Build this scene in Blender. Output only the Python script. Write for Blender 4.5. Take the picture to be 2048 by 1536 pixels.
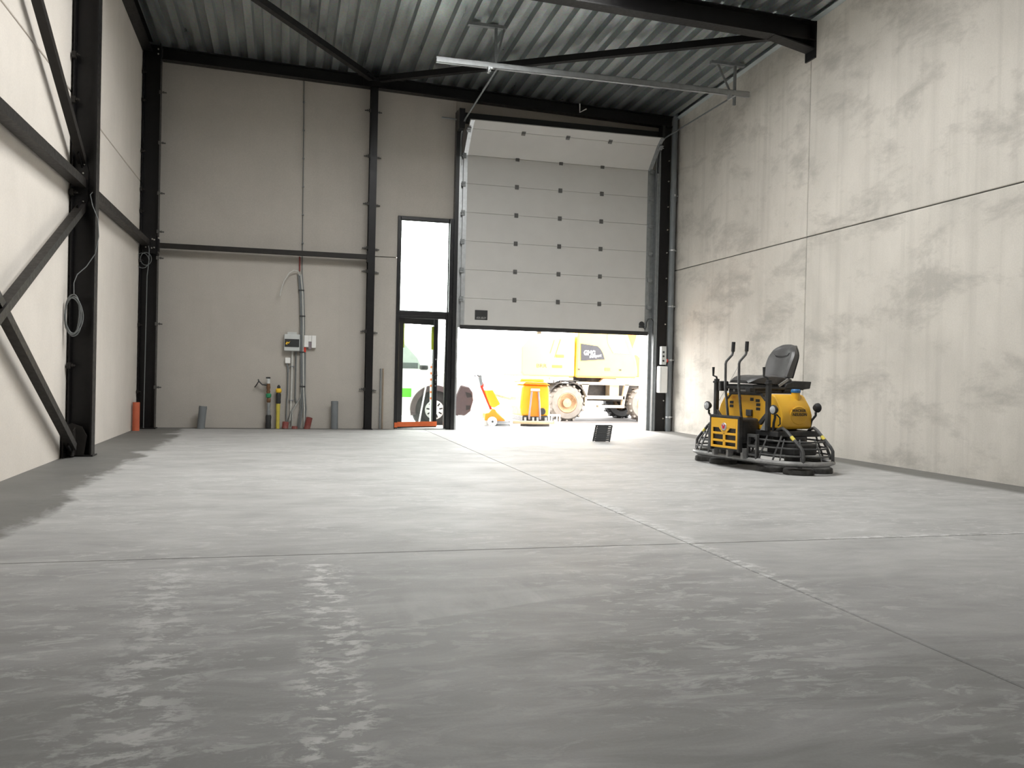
import bpy, math, random
from mathutils import Vector, Matrix, Euler
random.seed(7)
PI = math.pi
scene = bpy.context.scene
for o in list(bpy.data.objects):
    bpy.data.objects.remove(o)
col = scene.collection

# ------------------------------------------------------------------ camera
CAM_F = 1741.4                      # focal length in pixels of the 2048 px wide frame
cam_d = bpy.data.cameras.new('camera')
cam_d.sensor_fit = 'HORIZONTAL'
cam_d.sensor_width = 36.0
cam_d.lens = 36.0 * CAM_F / 2048.0
cam_d.clip_start = 0.05
cam_d.clip_end = 500
cam = bpy.data.objects.new('camera', cam_d)
col.objects.link(cam)
_r = Vector((0.96770925, -0.25106746, 0.02244864))
_u = Vector((-0.01922805, 0.01527363, 0.99969845))
_f = Vector((0.25133462, 0.96784908, -0.0099529))
cam.matrix_world = Matrix(((_r.x, _u.x, -_f.x, 0.0), (_r.y, _u.y, -_f.y, 0.0), (_r.z, _u.z, -_f.z, 1.0315), (0, 0, 0, 1)))
scene.camera = cam

# ------------------------------------------------------------------ world, light, exposure
SKY = 12.0
w = bpy.data.worlds.new('overcast_sky')
scene.world = w
w.use_nodes = True
nt = w.node_tree
bg = nt.nodes['Background']
bg.inputs[0].default_value = (1.0, 0.99, 0.975, 1)
bg.inputs[1].default_value = SKY
scene.view_settings.view_transform = 'Standard'
scene.view_settings.look = 'None'
scene.view_settings.gamma = 1
scene.view_settings.use_curve_mapping = False
scene.view_settings.exposure = 0.27
scene.cycles.max_bounces = 12
scene.cycles.diffuse_bounces = 8
scene.cycles.glossy_bounces = 4
scene.cycles.transparent_max_bounces = 12
scene.cycles.use_denoising = True
scene.cycles.sample_clamp_indirect = 40.0

def portal(name, loc, rot, sx, sy):
    """daylight portal in an opening of the hall: guides the sky light, gives none of its own"""
    d = bpy.data.lights.new(name, 'AREA')
    d.shape = 'RECTANGLE'
    d.size, d.size_y = sx, sy
    d.cycles.is_portal = True
    o = bpy.data.objects.new(name, d)
    o.location = loc
    o.rotation_euler = rot
    col.objects.link(o)

# roof lights (their openings are cut from the deck below): x0, x1, y0, y1
ROOF_LIGHTS = [(0.112, 4.312, 6.7, 10.95)]
def deck_z(x, y):
    return 6.372 - 0.03 * x + 0.034 * (15.74 - y)
portal('daylight_door', (5.0, 16.3, 0.96), (-PI / 2, 0, 0), 3.8, 1.9)
portal('daylight_entrance', (2.45, 16.3, 1.95), (-PI / 2, 0, 0), 1.0, 3.8)
for (a, b, c, d) in ROOF_LIGHTS:
    portal('daylight_roof', ((a + b) / 2, (c + d) / 2, deck_z((a + b) / 2, (c + d) / 2) + 0.35), (0, 0, 0), b - a, d - c)

# ------------------------------------------------------------------ helpers
WM = {}
def tag(o, label=None, cat=None, group=None, kind=None):
    if label: o['label'] = label
    if cat: o['category'] = cat
    if group: o['group'] = group
    if kind: o['kind'] = kind
    return o

def empty(name, loc=(0, 0, 0), rz=0.0, label=None, cat=None, group=None, kind=None, rot=None):
    o = bpy.data.objects.new(name, None)
    o.empty_display_size = 0.1
    col.objects.link(o)
    o.location = loc
    o.rotation_euler = rot if rot else (0, 0, rz)
    WM[o] = Matrix.Translation(Vector(loc)) @ Euler(o.rotation_euler).to_matrix().to_4x4()
    return tag(o, label, cat, group, kind)

class MB:
    def __init__(s):
        s.v = []; s.f = []
    def add(s, vs, fs):
        n = len(s.v)
        s.v += [Vector(p) for p in vs]
        s.f += [tuple(i + n for i in f) for f in fs]
        return s
    def box(s, x0, x1, y0, y1, z0, z1):
        return s.add([(x0, y0, z0), (x1, y0, z0), (x1, y1, z0), (x0, y1, z0), (x0, y0, z1), (x1, y0, z1), (x1, y1, z1), (x0, y1, z1)],
                     [(0, 3, 2, 1), (4, 5, 6, 7), (0, 1, 5, 4), (1, 2, 6, 5), (2, 3, 7, 6), (3, 0, 4, 7)])
    def obox(s, c, size, rot=(0, 0, 0)):
        m = Euler(rot).to_matrix(); c = Vector(c); a, b, d = size[0] / 2, size[1] / 2, size[2] / 2
        vs = [c + m @ Vector(p) for p in [(-a, -b, -d), (a, -b, -d), (a, b, -d), (-a, b, -d), (-a, -b, d), (a, -b, d), (a, b, d), (-a, b, d)]]
        return s.add(vs, [(0, 3, 2, 1), (4, 5, 6, 7), (0, 1, 5, 4), (1, 2, 6, 5), (2, 3, 7, 6), (3, 0, 4, 7)])
    def prism(s, poly, axis, d0, d1):
        """poly: 2-D outline; axis 'x': (y,z), 'y': (x,z), 'z': (x,y); extruded from d0 to d1"""
        def p3(p, d):
            return {'x': (d, p[0], p[1]), 'y': (p[0], d, p[1]), 'z': (p[0], p[1], d)}[axis]
        n = len(poly)
        vs = [p3(p, d0) for p in poly] + [p3(p, d1) for p in poly]
        fs = [tuple(range(n - 1, -1, -1)), tuple(range(n, 2 * n))]
        fs += [(i, (i + 1) % n, n + (i + 1) % n, n + i) for i in range(n)]
        return s.add(vs, fs)
    def tube(s, pts, r, n=8, closed=False, radii=None, flat=None):
        pts = [Vector(p) for p in pts]
        m = len(pts)
        if closed:
            tans = [(pts[(i + 1) % m] - pts[i - 1]).normalized() for i in range(m)]
        else:
            tans = [(pts[min(i + 1, m - 1)] - pts[max(i - 1, 0)]).normalized() for i in range(m)]
        t0 = tans[0]
        nrm = t0.orthogonal().normalized()
        if abs(t0.z) < 0.9: nrm = (Vector((0, 0, 1)) - t0 * t0.z).normalized()
        vs = []
        for i in range(m):
            t = tans[i]
            nrm = (nrm - t * nrm.dot(t)).normalized()
            b = t.cross(nrm)
            rr = radii[i] if radii else r
            for k in range(n):
                a = 2 * PI * k / n
                vs.append(pts[i] + nrm * (math.cos(a) * rr) + b * (math.sin(a) * rr * (flat or 1)))
        fs = []
        for i in range(m if closed else m - 1):
            j = (i + 1) % m
            for k in range(n):
                fs.append((i * n + k, i * n + (k + 1) % n, j * n + (k + 1) % n, j * n + k))
        if not closed:
            fs += [tuple(range(n - 1, -1, -1)), tuple(range((m - 1) * n, m * n))]
        return s.add(vs, fs)
    def cyl(s, p0, p1, r, n=16, r1=None):
        return s.tube([p0, p1], r, n, radii=[r, r if r1 is None else r1])
    def bar(s, p0, p1, wd, ht, up=(0, 0, 1)):
        """rectangular bar from p0 to p1, wd across, ht along up"""
        p0, p1 = Vector(p0), Vector(p1)
        t = (p1 - p0).normalized()
        u = Vector(up); u = (u - t * u.dot(t)).normalized()
        b = t.cross(u)
        vs = []
        for p in (p0, p1):
            for (a, c) in ((-1, -1), (1, -1), (1, 1), (-1, 1)):
                vs.append(p + b * (a * wd / 2) + u * (c * ht / 2))
        return s.add(vs, [(3, 2, 1, 0), (4, 5, 6, 7), (0, 1, 5, 4), (1, 2, 6, 5), (2, 3, 7, 6), (3, 0, 4, 7)])
    def ibeam(s, p0, p1, h, b, tw, tf, up):
        p0, p1 = Vector(p0), Vector(p1)
        u = Vector(up); t = (p1 - p0).normalized(); u = (u - t * u.dot(t)).normalized()
        s.bar(p0 + u * (h / 2 - tf / 2), p1 + u * (h / 2 - tf / 2), b, tf, u)
        s.bar(p0 - u * (h / 2 - tf / 2), p1 - u * (h / 2 - tf / 2), b, tf, u)
        return s.bar(p0, p1, tw, h - 2 * tf, u)
    def lathe(s, prof, c, axis='z', n=24, a0=0, a1=2 * PI, caps=True):
        c = Vector(c); full = abs(a1 - a0 - 2 * PI) < 1e-6
        m = n if full else n + 1
        vs = []
        for (r, h) in prof:
            for k in range(m):
                a = a0 + (a1 - a0) * k / n
                x, y = r * math.cos(a), r * math.sin(a)
                vs.append(c + Vector({'z': (x, y, h), 'y': (x, h, y), 'x': (h, x, y)}[axis]))
        fs = []
        for i in range(len(prof) - 1):
            for k in range(n):
                k2 = (k + 1) % m
                fs.append((i * m + k, i * m + k2, (i + 1) * m + k2, (i + 1) * m + k))
        if full and caps and prof[0] != prof[-1]:
            if prof[0][0] > 1e-6: fs.append(tuple(range(m - 1, -1, -1)))
            if prof[-1][0] > 1e-6: fs.append(tuple(range((len(prof) - 1) * m, len(prof) * m)))
        return s.add(vs, fs)
    def mesh(s, name, mt, smooth=False):
        me = bpy.data.meshes.new(name)
        me.from_pydata([tuple(p) for p in s.v], [], s.f)
        me.materials.append(mt)
        if smooth:
            me.shade_smooth()
        me.update()
        return me
    def build(s, name, mt, parent=None, smooth=False, bevel=0.0, world=False, segs=2, fix=True):
        if world and parent is not None:
            inv = WM[parent].inverted()
            s.v = [inv @ p for p in s.v]
        me = s.mesh(name, mt, False)
        if fix:
            import bmesh
            bm = bmesh.new(); bm.from_mesh(me)
            bmesh.ops.recalc_face_normals(bm, faces=bm.faces)
            bm.to_mesh(me); bm.free()
        if smooth:
            me.polygons.foreach_set('use_smooth', [True] * len(me.polygons))
            me.set_sharp_from_angle(angle=math.radians(40))
        o = bpy.data.objects.new(name, me)
        col.objects.link(o)
        if parent is not None:
            o.parent = parent
            WM[o] = WM[parent]
        else:
            WM[o] = Matrix.Identity(4)
        if bevel > 0:
            md = o.modifiers.new('bevel', 'BEVEL')
            md.width = bevel; md.segments = segs; md.limit_method = 'ANGLE'; md.angle_limit = math.radians(35)
        return o

def inst(name, me, parent, loc, rot=(0, 0, 0), world=True, scale=None):
    """one more child that shares mesh data"""
    o = bpy.data.objects.new(name, me)
    col.objects.link(o)
    o.parent = parent
    m = Matrix.Translation(Vector(loc)) @ Euler(rot).to_matrix().to_4x4()
    if world: m = WM[parent].inverted() @ m
    if scale: m = m @ Matrix.Diagonal((*scale, 1))
    o.matrix_local = m
    WM[o] = WM[parent]
    return o

def copy_tree(o, parent=None):
    c = o.copy(); col.objects.link(c)
    if parent is not None: c.parent = parent
    for ch in list(o.children):
        copy_tree(ch, c)
    return c

def text_mesh(name, body, size, mt, parent, loc, rot, shear=0.0, width=None, extrude=0.001, world=False, bold=0.0, height=None):
    cu = bpy.data.curves.new(name, 'FONT')
    cu.body = body; cu.size = size; cu.shear = shear; cu.extrude = extrude; cu.offset = bold
    cu.align_x = 'CENTER'; cu.align_y = 'CENTER'
    to = bpy.data.objects.new(name + '_tmp', cu); col.objects.link(to)
    dg = bpy.context.evaluated_depsgraph_get()
    me = bpy.data.meshes.new_from_object(to.evaluated_get(dg))
    bpy.data.objects.remove(to); bpy.data.curves.remove(cu)
    me.materials.clear(); me.materials.append(mt)
    xs = [v.co.x for v in me.vertices]; ys = [v.co.y for v in me.vertices]
    sx = (width / (max(xs) - min(xs))) if width else 1
    sy = (height / (max(ys) - min(ys))) if height else 1
    cx, cy = (max(xs) + min(xs)) / 2, (max(ys) + min(ys)) / 2
    for v in me.vertices:
        v.co.x = (v.co.x - cx) * sx; v.co.y = (v.co.y - cy) * sy
    return inst(name, me, parent, loc, rot, world)

# ------------------------------------------------------------------ materials
MATS = {}
def nodes(name):
    m = bpy.data.materials.new(name); m.use_nodes = True
    t = m.node_tree
    MATS[name] = m
    return m, t, t.nodes['Principled BSDF']

def N(t, kind, **kw):
    n = t.nodes.new(kind)
    for k, v in kw.items():
        if k in n.inputs.keys(): n.inputs[k].default_value = v
        else: setattr(n, k, v)
    return n

def ramp(t, src, stops):
    r = t.nodes.new('ShaderNodeValToRGB')
    e = r.color_ramp.elements
    while len(e) < len(stops): e.new(0.5)
    for el, (p, c) in zip(e, stops):
        el.position = p; el.color = (c, c, c, 1) if isinstance(c, (int, float)) else (*c, 1)
    t.links.new(src, r.inputs[0])
    return r.outputs[0]

def math_(t, op, a, b=None, c=None, clamp=False):
    n = t.nodes.new('ShaderNodeMath'); n.operation = op; n.use_clamp = clamp
    for i, x in enumerate((a, b, c)):
        if x is None: continue
        if isinstance(x, (int, float)): n.inputs[i].default_value = x
        else: t.links.new(x, n.inputs[i])
    return n.outputs[0]

def mixc(t, fac, a, b, mode='MIX'):
    n = t.nodes.new('ShaderNodeMix'); n.data_type = 'RGBA'; n.blend_type = mode
    for sock, x in ((n.inputs[0], fac), (n.inputs[6], a), (n.inputs[7], b)):
        if isinstance(x, (int, float)): sock.default_value = x
        elif isinstance(x, tuple): sock.default_value = (*x, 1)
        else: t.links.new(x, sock)
    return n.outputs[2]

def noise(t, vec, scale, detail=4, rough=0.55, dist=0.0):
    n = N(t, 'ShaderNodeTexNoise', Scale=scale, Detail=detail, Roughness=rough, Distortion=dist)
    t.links.new(vec, n.inputs['Vector'])
    return n.outputs['Fac']

def mapped(t, vec, scale=(1, 1, 1), loc=(0, 0, 0), rot=(0, 0, 0)):
    n = t.nodes.new('ShaderNodeMapping')
    n.inputs['Scale'].default_value = scale; n.inputs['Location'].default_value = loc; n.inputs['Rotation'].default_value = rot
    t.links.new(vec, n.inputs['Vector'])
    return n.outputs[0]

def bump(t, bsdf, h, strength=0.2, dist=0.01):
    n = t.nodes.new('ShaderNodeBump'); n.inputs['Strength'].default_value = strength; n.inputs['Distance'].default_value = dist
    t.links.new(h, n.inputs['Height']); t.links.new(n.outputs[0], bsdf.inputs['Normal'])

def pm(name, c, rough=0.5, metal=0.0, var=0.12, scale=6.0, bmp=0.0, coat=0.0, spec=0.5, dirt=None):
    m, t, b = nodes(name)
    tc = t.nodes.new('ShaderNodeTexCoord').outputs['Object']
    nz = noise(t, tc, scale, 5)
    k = ramp(t, nz, [(0.25, 1 - var), (0.75, 1 + var * 0.5)])
    cc = mixc(t, 1.0, tuple(c), k, 'MULTIPLY')
    if dirt:
        dn = ramp(t, noise(t, tc, scale * 0.7, 6, 0.65), [(0.45, 0.0), (0.7, 1.0)])
        cc = mixc(t, math_(t, 'MULTIPLY', dn, dirt[1]), cc, tuple(dirt[0]))
    t.links.new(cc, b.inputs['Base Color'])
    rr = ramp(t, noise(t, tc, scale * 2.3, 3), [(0.3, max(0.02, rough - 0.07)), (0.7, min(1, rough + 0.07))])
    t.links.new(rr, b.inputs['Roughness'])
    b.inputs['Metallic'].default_value = metal
    b.inputs['Specular IOR Level'].default_value = spec
    b.inputs['Coat Weight'].default_value = coat
    if bmp: bump(t, b, noise(t, tc, scale * 12, 3), bmp, 0.004)
    return m

def glass(name, tint=(0.9, 0.95, 0.93), gl=0.08):
    m, t, b = nodes(name)
    t.nodes.remove(b)
    out = t.nodes['Material Output']
    tr = N(t, 'ShaderNodeBsdfTransparent'); tr.inputs[0].default_value = (*tint, 1)
    g = N(t, 'ShaderNodeBsdfGlossy'); g.inputs['Roughness'].default_value = 0.03
    mx = t.nodes.new('ShaderNodeMixShader')
    nz = noise(t, t.nodes.new('ShaderNodeTexCoord').outputs['Object'], 3.0, 3)
    t.links.new(ramp(t, nz, [(0.3, gl * 0.7), (0.8, gl * 1.3)]), mx.inputs[0])
    t.links.new(tr.outputs[0], mx.inputs[1]); t.links.new(g.outputs[0], mx.inputs[2])
    t.links.new(mx.outputs[0], out.inputs[0])
    return m

def wall_mat(name, base, dark, light, stain, streak, axis):
    """cast concrete: cloudy tone, vertical water streaks, damp patches, pores"""
    m, t, b = nodes(name)
    pos = t.nodes.new('ShaderNodeNewGeometry').outputs['Position']
    rnd = t.nodes.new('ShaderNodeObjectInfo').outputs['Random']
    off = t.nodes.new('ShaderNodeCombineXYZ'); t.links.new(math_(t, 'MULTIPLY', rnd, 37.0), off.inputs[0]); t.links.new(math_(t, 'MULTIPLY', rnd, 11.0), off.inputs[1])
    va = t.nodes.new('ShaderNodeVectorMath'); va.operation = 'ADD'; t.links.new(pos, va.inputs[0]); t.links.new(off.outputs[0], va.inputs[1])
    p = va.outputs[0]
    big = ramp(t, noise(t, p, 0.55, 5, 0.55, 0.4), [(0.3, 0.0), (0.7, 1.0)])
    c = mixc(t, big, tuple(dark), tuple(base))
    mid = ramp(t, noise(t, mapped(t, p, (1, 1, 0.7)), 2.2, 6, 0.6), [(0.42, 0.0), (0.72, 1.0)])
    c = mixc(t, math_(t, 'MULTIPLY', mid, 0.45), c, tuple(light))
    # streaks running down the panel
    st = noise(t, mapped(t, p, (5.0, 5.0, 0.22)), 1.0, 4, 0.6, 0.2)
    st = ramp(t, st, [(0.5, 0.0), (0.72, 1.0)])
    c = mixc(t, math_(t, 'MULTIPLY', st, streak), c, tuple(x * 0.78 for x in dark))
    # damp patches, wide and low
    dp = noise(t, mapped(t, p, (0.8, 0.8, 1.7)), 1.0, 8, 0.7, 0.25)
    dp = ramp(t, dp, [(0.5, 0.0), (0.64, 1.0)])
    c = mixc(t, math_(t, 'MULTIPLY', dp, stain), c, tuple(x * 0.74 for x in dark))
    fine = ramp(t, noise(t, p, 60, 3, 0.7), [(0.3, 0.94), (0.7, 1.04)])
    c = mixc(t, 1.0, c, fine, 'MULTIPLY')
    t.links.new(c, b.inputs['Base Color'])
    b.inputs['Roughness'].default_value = 0.85
    b.inputs['Specular IOR Level'].default_value = 0.25
    bump(t, b, noise(t, p, 25, 5, 0.65), 0.12, 0.004)
    return m

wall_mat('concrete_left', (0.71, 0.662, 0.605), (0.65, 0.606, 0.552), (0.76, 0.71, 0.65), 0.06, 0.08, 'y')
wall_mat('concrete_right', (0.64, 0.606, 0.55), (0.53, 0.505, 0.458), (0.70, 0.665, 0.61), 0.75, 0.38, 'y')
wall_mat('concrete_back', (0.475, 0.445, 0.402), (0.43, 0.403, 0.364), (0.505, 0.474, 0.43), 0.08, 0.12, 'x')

def floor_mat():
    m, t, b = nodes('power_trowelled_concrete')
    pos = t.nodes.new('ShaderNodeNewGeometry').outputs['Position']
    sep = t.nodes.new('ShaderNodeSeparateXYZ'); t.links.new(pos, sep.inputs[0])
    X, Y = sep.outputs[0], sep.outputs[1]
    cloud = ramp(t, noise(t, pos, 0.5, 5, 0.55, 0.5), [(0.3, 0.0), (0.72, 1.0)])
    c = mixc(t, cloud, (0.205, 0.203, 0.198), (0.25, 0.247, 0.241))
    # light falloff painted in: paler dusty middle and right side, darker strip by viewer
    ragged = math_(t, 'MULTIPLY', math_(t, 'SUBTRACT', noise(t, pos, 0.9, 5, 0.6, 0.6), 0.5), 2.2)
    light_falloff = ramp(t, math_(t, 'DIVIDE', math_(t, 'SUBTRACT', math_(t, 'ADD', math_(t, 'ADD', Y, ragged), math_(t, 'MULTIPLY', math_(t, 'MAXIMUM', math_(t, 'SUBTRACT', X, 1.6), 0.0), 1.1)), 2.7), 3.6), [(0.1, 0.0), (0.9, 1.0)])
    c = mixc(t, math_(t, 'MULTIPLY', light_falloff, 0.8), c, mixc(t, ramp(t, noise(t, mapped(t, pos, (0.8, 1.5, 1), rot=(0, 0, 0.2)), 1.7, 8, 0.68, 0.5), [(0.34, 0.0), (0.66, 1.0)]), (0.335, 0.332, 0.325), (0.475, 0.47, 0.46)))
    # trowel arcs
    arcs = noise(t, mapped(t, pos, (0.8, 2.6, 1), rot=(0, 0, 0.35)), 1.6, 7, 0.62, 0.8)
    arcs = ramp(t, arcs, [(0.42, 0.0), (0.72, 1.0)])
    c = mixc(t, math_(t, 'MULTIPLY', arcs, 0.42), c, (0.50, 0.496, 0.488))
    # dried cement dust in flecks
    fl = noise(t, mapped(t, pos, (1.0, 2.0, 1), rot=(0, 0, -0.25)), 6.5, 8, 0.7, 0.5)
    flk = ramp(t, fl, [(0.53, 0.0), (0.60, 1.0)])
    area = ramp(t, noise(t, pos, 0.8, 3, 0.5, 0.3), [(0.36, 0.0), (0.58, 1.0)])
    dust = math_(t, 'MULTIPLY', math_(t, 'MULTIPLY', flk, area), 0.36)
    # a paler trowel pass with a clean lower edge
    ed_ = math_(t, 'SUBTRACT', Y, math_(t, 'ADD', math_(t, 'MULTIPLY', X, 0.352), 3.39))
    e1 = ramp(t, ed_, [(0.0, 0.0), (0.02, 1.0), (0.2, 0.8), (0.75, 0.0)])
    e2 = ramp(t, math_(t, 'ABSOLUTE', math_(t, 'SUBTRACT', X, 0.85)), [(0.3, 1.0), (0.85, 0.0)])
    sm = ramp(t, noise(t, mapped(t, pos, (3.0, 0.8, 1), rot=(0, 0, 0.5)), 2.5, 5, 0.6, 0.4), [(0.35, 0.25), (0.65, 1.0)])
    dust = math_(t, 'MAXIMUM', dust, math_(t, 'MULTIPLY', math_(t, 'MULTIPLY', e1, e2), math_(t, 'MULTIPLY', sm, 0.42)))
    # swirl streaks of dust in front
    sw = noise(t, mapped(t, pos, (0.55, 2.4, 1), rot=(0, 0, -0.75)), 4.5, 8, 0.7, 0.7)
    sw = ramp(t, sw, [(0.52, 0.0), (0.62, 1.0)])
    dx_ = math_(t, 'SUBTRACT', X, 1.5); dy_ = math_(t, 'MULTIPLY', math_(t, 'SUBTRACT', Y, 2.85), 1.6)
    rr_ = math_(t, 'SQRT', math_(t, 'ADD', math_(t, 'MULTIPLY', dx_, dx_), math_(t, 'MULTIPLY', dy_, dy_)))
    dust = math_(t, 'MAXIMUM', dust, math_(t, 'MULTIPLY', math_(t, 'MULTIPLY', sw, ramp(t, rr_, [(0.3, 1.0), (0.95, 0.0)])), 0.4))
    # wheel trails of dust running from the middle of the hall towards the viewer
    wob = math_(t, 'MULTIPLY', math_(t, 'SUBTRACT', noise(t, mapped(t, pos, (0.3, 1, 1)), 1.6, 3), 0.5), 0.28)
    patchy = ramp(t, noise(t, mapped(t, pos, (0.8, 1.2, 1)), 11.0, 8, 0.70, 0.3), [(0.49, 0.0), (0.57, 1.0)])
    ymask = math_(t, 'LESS_THAN', Y, 4.75)
    for (x0, k, wd, s) in ((0.13, 0.03, 0.075, 0.9), (-0.40, -0.06, 0.14, 0.55), (0.225, 0.02, 0.06, 0.8)):
        xc = math_(t, 'ADD', math_(t, 'MULTIPLY', math_(t, 'SUBTRACT', Y, 2.4), k), x0)
        d = math_(t, 'ABSOLUTE', math_(t, 'ADD', math_(t, 'SUBTRACT', X, xc), wob))
        mk = ramp(t, math_(t, 'DIVIDE', d, wd * 2), [(0.1, 1.0), (0.9, 0.0)])
        dust = math_(t, 'MAXIMUM', dust, math_(t, 'MULTIPLY', math_(t, 'MULTIPLY', mk, patchy), math_(t, 'MULTIPLY', ymask, s)))
    # dust swept along the saw cuts near their crossing
    dj = math_(t, 'ABSOLUTE', math_(t, 'SUBTRACT', X, 2.50))
    near = ramp(t, math_(t, 'DIVIDE', math_(t, 'ABSOLUTE', math_(t, 'SUBTRACT', Y, 5.3)), 4.0), [(0.3, 1.0), (0.55, 0.0)])
    mk = math_(t, 'MULTIPLY', ramp(t, math_(t, 'DIVIDE', dj, 0.14), [(0.1, 1.0), (0.8, 0.0)]), math_(t, 'MULTIPLY', patchy, near))
    dust = math_(t, 'MAXIMUM', dust, math_(t, 'MULTIPLY', mk, 0.9))
    dj = math_(t, 'ABSOLUTE', math_(t, 'SUBTRACT', Y, 5.03))
    side = ramp(t, math_(t, 'DIVIDE', math_(t, 'SUBTRACT', X, 2.6), 2.0), [(0.2, 0.0), (0.6, 1.0)])
    mk = math_(t, 'MULTIPLY', ramp(t, math_(t, 'DIVIDE', dj, 0.10), [(0.1, 1.0), (0.8, 0.0)]), math_(t, 'MULTIPLY', patchy, side))
    dust = math_(t, 'MAXIMUM', dust, math_(t, 'MULTIPLY', mk, 0.9))
    c = mixc(t, dust, c, (0.62, 0.616, 0.606))
    # hand-finished strips along the walls, left darker and ragged
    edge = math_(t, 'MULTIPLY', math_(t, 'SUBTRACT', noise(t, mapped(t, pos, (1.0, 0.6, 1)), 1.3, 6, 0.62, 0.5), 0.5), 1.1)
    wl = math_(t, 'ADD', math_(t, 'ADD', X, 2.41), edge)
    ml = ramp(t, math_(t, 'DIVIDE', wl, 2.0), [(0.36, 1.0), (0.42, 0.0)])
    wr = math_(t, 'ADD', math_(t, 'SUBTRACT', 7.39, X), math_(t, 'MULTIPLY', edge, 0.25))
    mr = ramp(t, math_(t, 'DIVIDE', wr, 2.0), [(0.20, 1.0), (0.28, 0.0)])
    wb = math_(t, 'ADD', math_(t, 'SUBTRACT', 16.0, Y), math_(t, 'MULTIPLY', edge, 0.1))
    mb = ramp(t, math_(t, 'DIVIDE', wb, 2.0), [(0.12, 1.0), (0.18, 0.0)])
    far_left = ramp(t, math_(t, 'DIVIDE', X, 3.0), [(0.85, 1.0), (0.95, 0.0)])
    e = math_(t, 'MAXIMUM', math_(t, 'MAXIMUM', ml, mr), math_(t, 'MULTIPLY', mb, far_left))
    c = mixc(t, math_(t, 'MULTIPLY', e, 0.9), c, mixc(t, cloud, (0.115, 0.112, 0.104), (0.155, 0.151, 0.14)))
    grain = ramp(t, noise(t, pos, 90, 3, 0.7), [(0.3, 0.95), (0.7, 1.04)])
    c = mixc(t, 1.0, c, grain, 'MULTIPLY')
    t.links.new(c, b.inputs['Base Color'])
    rr = ramp(t, noise(t, pos, 1.1, 5, 0.6), [(0.3, 0.56), (0.7, 0.70)])
    t.links.new(math_(t, 'ADD', rr, math_(t, 'MULTIPLY', dust, 0.25)), b.inputs['Roughness'])
    b.inputs['Specular IOR Level'].default_value = 0.3
    bump(t, b, noise(t, pos, 14, 5, 0.6), 0.05, 0.004)
    return m
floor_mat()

def deck_mat():
    m, t, b = nodes('galvanised_deck')
    pos = t.nodes.new('ShaderNodeNewGeometry').outputs['Position']
    a = noise(t, mapped(t, pos, (5, 0.8, 5)), 1.0, 6, 0.6, 0.5)
    c = mixc(t, ramp(t, a, [(0.3, 0.0), (0.7, 1.0)]), (0.36, 0.39, 0.40), (0.56, 0.60, 0.60))
    sp = N(t, 'ShaderNodeTexVoronoi', Scale=45.0); t.links.new(pos, sp.inputs['Vector'])
    c = mixc(t, 0.12, c, sp.outputs['Color'], 'OVERLAY')
    t.links.new(c, b.inputs['Base Color'])
    b.inputs['Metallic'].default_value = 0.85
    t.links.new(ramp(t, a, [(0.3, 0.26), (0.7, 0.42)]), b.inputs['Roughness'])
    return m
deck_mat()

M = MATS
pm('black_steel', (0.0075, 0.007, 0.0075), 0.38, var=0.3, scale=9, spec=0.3, dirt=((0.014, 0.012, 0.011), 0.3))
pm('brown_black_steel', (0.019, 0.0165, 0.0145), 0.5, var=0.25, scale=9, spec=0.3)
pm('zinc', (0.58, 0.60, 0.61), 0.36, 0.85, var=0.15, scale=14)
pm('clamp_steel', (0.10, 0.097, 0.09), 0.5, 0.3, var=0.2, scale=30)
pm('zinc_dull', (0.27, 0.285, 0.29), 0.5, 0.5, var=0.2, scale=14)
pm('bolt_zinc', (0.55, 0.54, 0.5), 0.35, 0.8, var=0.1, scale=30)
pm('door_panel', (0.53, 0.522, 0.50), 0.5, var=0.05, scale=3, bmp=0.03)
pm('door_hinge', (0.13, 0.13, 0.125), 0.5, 0.4, var=0.2, scale=20)
pm('rubber', (0.02, 0.02, 0.02), 0.7, var=0.25, scale=15)
pm('frame_black', (0.012, 0.012, 0.013), 0.35, var=0.2, scale=10)
pm('orange_tape', (0.78, 0.16, 0.045), 0.5, var=0.12, scale=8)
glass('window_glass')
glass('dome_acrylic', (0.93, 0.94, 0.94), 0.05)
pm('white_plastic', (0.78, 0.78, 0.76), 0.42, var=0.05, scale=8)
pm('light_grey_plastic', (0.55, 0.57, 0.56), 0.45, var=0.06, scale=8)
pm('grey_plastic', (0.19, 0.205, 0.215), 0.42, var=0.12, scale=8)
pm('pipe_grey', (0.17, 0.185, 0.195), 0.4, var=0.12, scale=6)
pm('pipe_orange', (0.56, 0.13, 0.06), 0.5, var=0.12, scale=8)
pm('pipe_red', (0.25, 0.055, 0.048), 0.55, var=0.2, scale=10, dirt=((0.3, 0.2, 0.17), 0.5))
pm('yellow_pipe', (0.55, 0.46, 0.07), 0.5, var=0.12, scale=10)
pm('brass', (0.22, 0.12, 0.065), 0.45, 0.6, var=0.3, scale=25)
pm('green_plastic', (0.03, 0.26, 0.12), 0.45, var=0.1, scale=20)
pm('dark_plastic', (0.025, 0.026, 0.027), 0.5, var=0.2, scale=15)
pm('black_wrap', (0.03, 0.03, 0.03), 0.65, var=0.4, scale=40, bmp=0.4)
pm('cable_grey', (0.15, 0.16, 0.16), 0.55, var=0.1, scale=30)
pm('cable_light', (0.52, 0.52, 0.49), 0.5, var=0.1, scale=30)
pm('yellow_mark', (0.8, 0.5, 0.03), 0.5, var=0.05, scale=20)
pm('red_plastic', (0.62, 0.05, 0.03), 0.4, var=0.08, scale=20)
pm('white_mark', (0.85, 0.85, 0.84), 0.5, var=0.03, scale=20)
pm('grey_mark', (0.38, 0.38, 0.37), 0.5, var=0.03, scale=20)
pm('wood_dowel', (0.30, 0.24, 0.18), 0.7, var=0.2, scale=12)
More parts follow.
